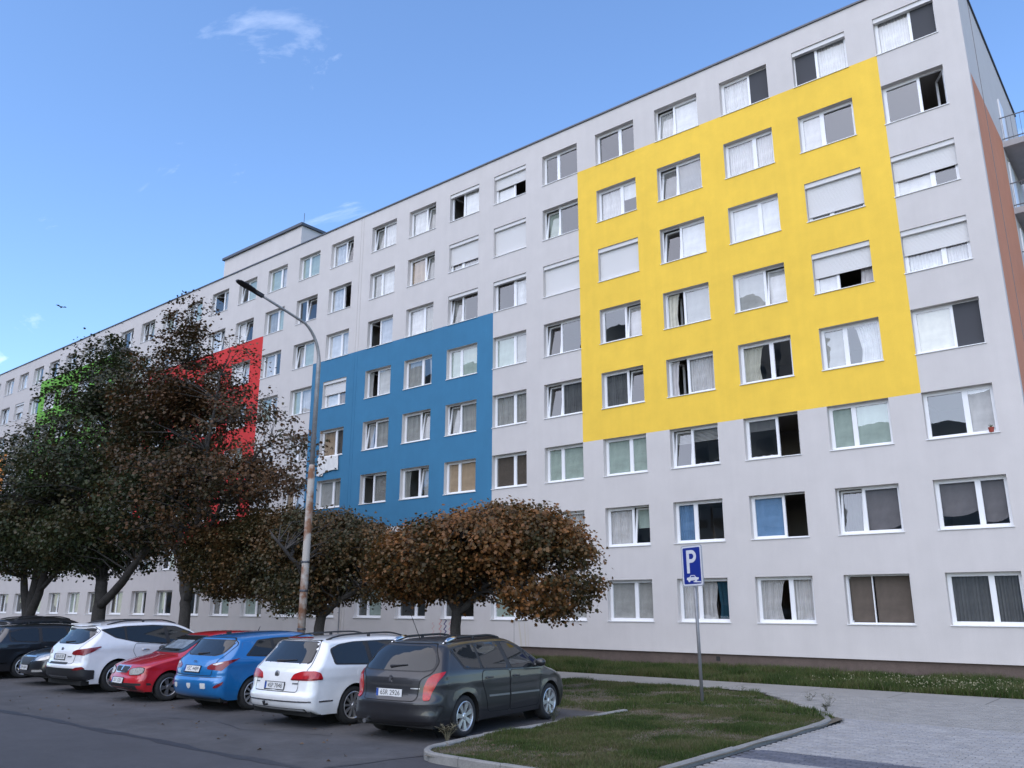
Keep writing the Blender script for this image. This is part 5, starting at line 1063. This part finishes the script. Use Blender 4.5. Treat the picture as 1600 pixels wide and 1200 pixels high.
M_sw = mat('sign_white', (.55, .56, .60), .5, noise=(9, .08)); M_sb = mat('sign_blue', (.006, .022, .21), .4)
MB().poly(rrect(-.232, .232, 2.038, 2.752, .04, -.0475)).build('border', M_sw, bd2); MB().poly(rrect(-.205, .205, 2.065, 2.725, .025, -.050)).build('field', M_sb, bd2)
p = MB(); y = -.0525; st = .068; x0 = -.12
p.poly([(x0, y, 2.26), (x0+st, y, 2.26), (x0+st, y, 2.68), (x0, y, 2.68)])
cx, cz, ro, ri = -.0, 2.565, .115, .05
o_ = [(cx, cz-ro)]+[(cx+ro*math.cos(R(a)), cz+ro*math.sin(R(a))) for a in range(-80, 90, 10)]+[(cx, cz+ro)]; i_ = [(cx, cz-ri)]+[(cx+ri*math.cos(R(a)), cz+ri*math.sin(R(a))) for a in range(-80, 90, 10)]+[(cx, cz+ri)]
for k in range(len(o_)-1): p.poly([(i_[k][0], y, i_[k][1]), (o_[k][0], y, o_[k][1]), (o_[k+1][0], y, o_[k+1][1]), (i_[k+1][0], y, i_[k+1][1])])
for a, b in ((cz-ro, cz-ri), (cz+ri, cz+ro)): p.poly([(x0+st, y, a), (cx, y, a), (cx, y, b), (x0+st, y, b)])
p.build('letter', M_sw, bd2)
cr = MB(); cr.poly([(x, y, z) for x, z in [(-.14, 2.145), (-.13, 2.18), (-.07, 2.19), (-.04, 2.225), (.05, 2.222), (.085, 2.185), (.15, 2.175), (.14, 2.14), (.06, 2.13), (-.08, 2.125)]]); cr.poly([(x, y, z) for x, z in [(.02, 2.115), (.20, 2.105), (.20, 2.085), (.02, 2.095)]])
for xx in (-.08, .08): cr.poly([(xx+.028*math.cos(2*math.pi*i/12), y-.0005, 2.128+.028*math.sin(2*math.pi*i/12)) for i in range(12)])
cr.build('car_symbol', M_sw, bd2); MB().poly([(x, y-.0012, z) for x, z in [(-.045, 2.188), (-.03, 2.212), (.042, 2.21), (.06, 2.188)]]).build('symbol_window', M_sb, bd2)
for z in (2.2, 2.6): MB().box((-.045, -.034, z), (.045, .034, z+.03)).build('clamp', M_dkm, sg)

# ---- weeds, flowers, bird
W2 = lambda x, y: (6.152+(x-6.152)*1.1976, -28.027+(y+28.027)*1.1976)
M_weed = mat('weed', (.06, .065, .035), .8); M_dry = mat('weed_dry', (.13, .115, .07), .85)
def weed(label, x, y, z, h, n, m, seed):
    r = random.Random(seed); mb = MB()
    for i in range(n):
        a = r.uniform(0, 6.28); s = r.uniform(.15, .6)*h; hh = h*r.uniform(.6, 1); p1 = (s*.3*math.cos(a), s*.3*math.sin(a), hh*.5); p2 = (s*math.cos(a), s*math.sin(a), hh); mb.tube([(0, 0, -.02), p1, p2], [.003, .0025, .001], 4, cap=False)
        for k in range(6):
            t_ = r.uniform(.3, 1); q = Vector(p1).lerp(Vector(p2), t_); b = r.uniform(0, 6.28); l = r.uniform(.03, .07); d = Vector((math.cos(b), math.sin(b), r.uniform(-.1, .5)))*l; e_ = Vector((-math.sin(b), math.cos(b), 0))*l*.22; mb.poly([q, q+d*.5+e_, q+d, q+d*.5-e_])
    o = mb.build('weed', m, None); o.location = (*W2(x, y), z); return tag(o, label, 'weed', 'weeds along the kerbs')
weed('spindly weed at the rounded kerb corner behind the grey car wheel', -1.62, -19.85, .03, .30, 26, M_dry, 1)
weed('dry weed growing at the flat kerb beside the grey car', -1.62, -17.6, .04, .30, 16, M_weed, 2)
weed('tall weed at the tip of the grass beside the paving', .75, -12.9, -.02, .34, 9, M_weed, 3)
weed('weed by the path, left of the tall one at the grass tip', .15, -12.2, -.04, .30, 8, M_weed, 4)
weed('low weed on the edge of the path behind the parking sign', -1.55, -11.3, -.06, .24, 7, M_weed, 5)
weed('leafy weed at the tip of the grass island near the low kerb', .95, -13.6, .03, .20, 14, M_weed, 6)
fl = MB(); r = random.Random(5)
for i in range(900):
    x = r.gauss(1.2, 1.7); yy = r.uniform(-5.2, -2.4)
    if x > 7 or r.random() < .35: continue
    z = gz(yy)+r.uniform(.12, .26); s = r.uniform(.009, .019); a = r.random()*3; fl.poly([(x+s*math.cos(a+k*1.26), yy+s*.4*math.sin(k*1.26), z+s*math.sin(a+k*1.26)) for k in range(5)])
stuff(fl.build('clover_flowers', mat('clover', (.22, .21, .13), .8), None), 'pale flower heads in the rough grass near the corner of the block', 'flowers')
lv = MB(); r = random.Random(8)
for i in range(260):
    x = r.uniform(-12, -1.8) if i < 200 else r.uniform(-1.5, 1.1); yy = r.uniform(-21.8, -15.9) if i < 200 else r.uniform(-20.6, -14); z = .008 if i < 200 else .10; s = r.uniform(.02, .045); a = r.random()*6; tl = r.uniform(-.01, .02); x, yy = W2(x, yy); lv.poly([(x+s*math.cos(a), yy+s*math.sin(a), z), (x-s*.5*math.sin(a), yy+s*.5*math.cos(a), z+tl+.01), (x-s*math.cos(a), yy-s*math.sin(a), z), (x+s*.5*math.sin(a), yy-s*.5*math.cos(a), z+.004)])
stuff(lv.build('fallen_leaves', mat('dry_leaf', (.09, .055, .03), .8), None), 'few dry fallen leaves scattered on the asphalt and grass', 'leaves')
bird = thing('bird', 'small dark bird flying above the roof at the left', 'bird', (-58.0, -4.0, 24.0))
q = MB(); q.tube([(-.16, 0, 0), (-.08, 0, .02), (.05, 0, .02), (.14, 0, .03), (.2, 0, .02)], [.01, .05, .06, .035, .005], 8); q.build('body', mat('bird_dark', (.02, .02, .022), .8), bird, True)
for sg_ in (-1, 1): MB().poly([(.08, .03*sg_, .03), (.06, .25*sg_, .14), (-.04, .42*sg_, .10), (-.08, .2*sg_, .07), (-.06, .03*sg_, .03)]).build('wing', MATS['bird_dark'], bird)
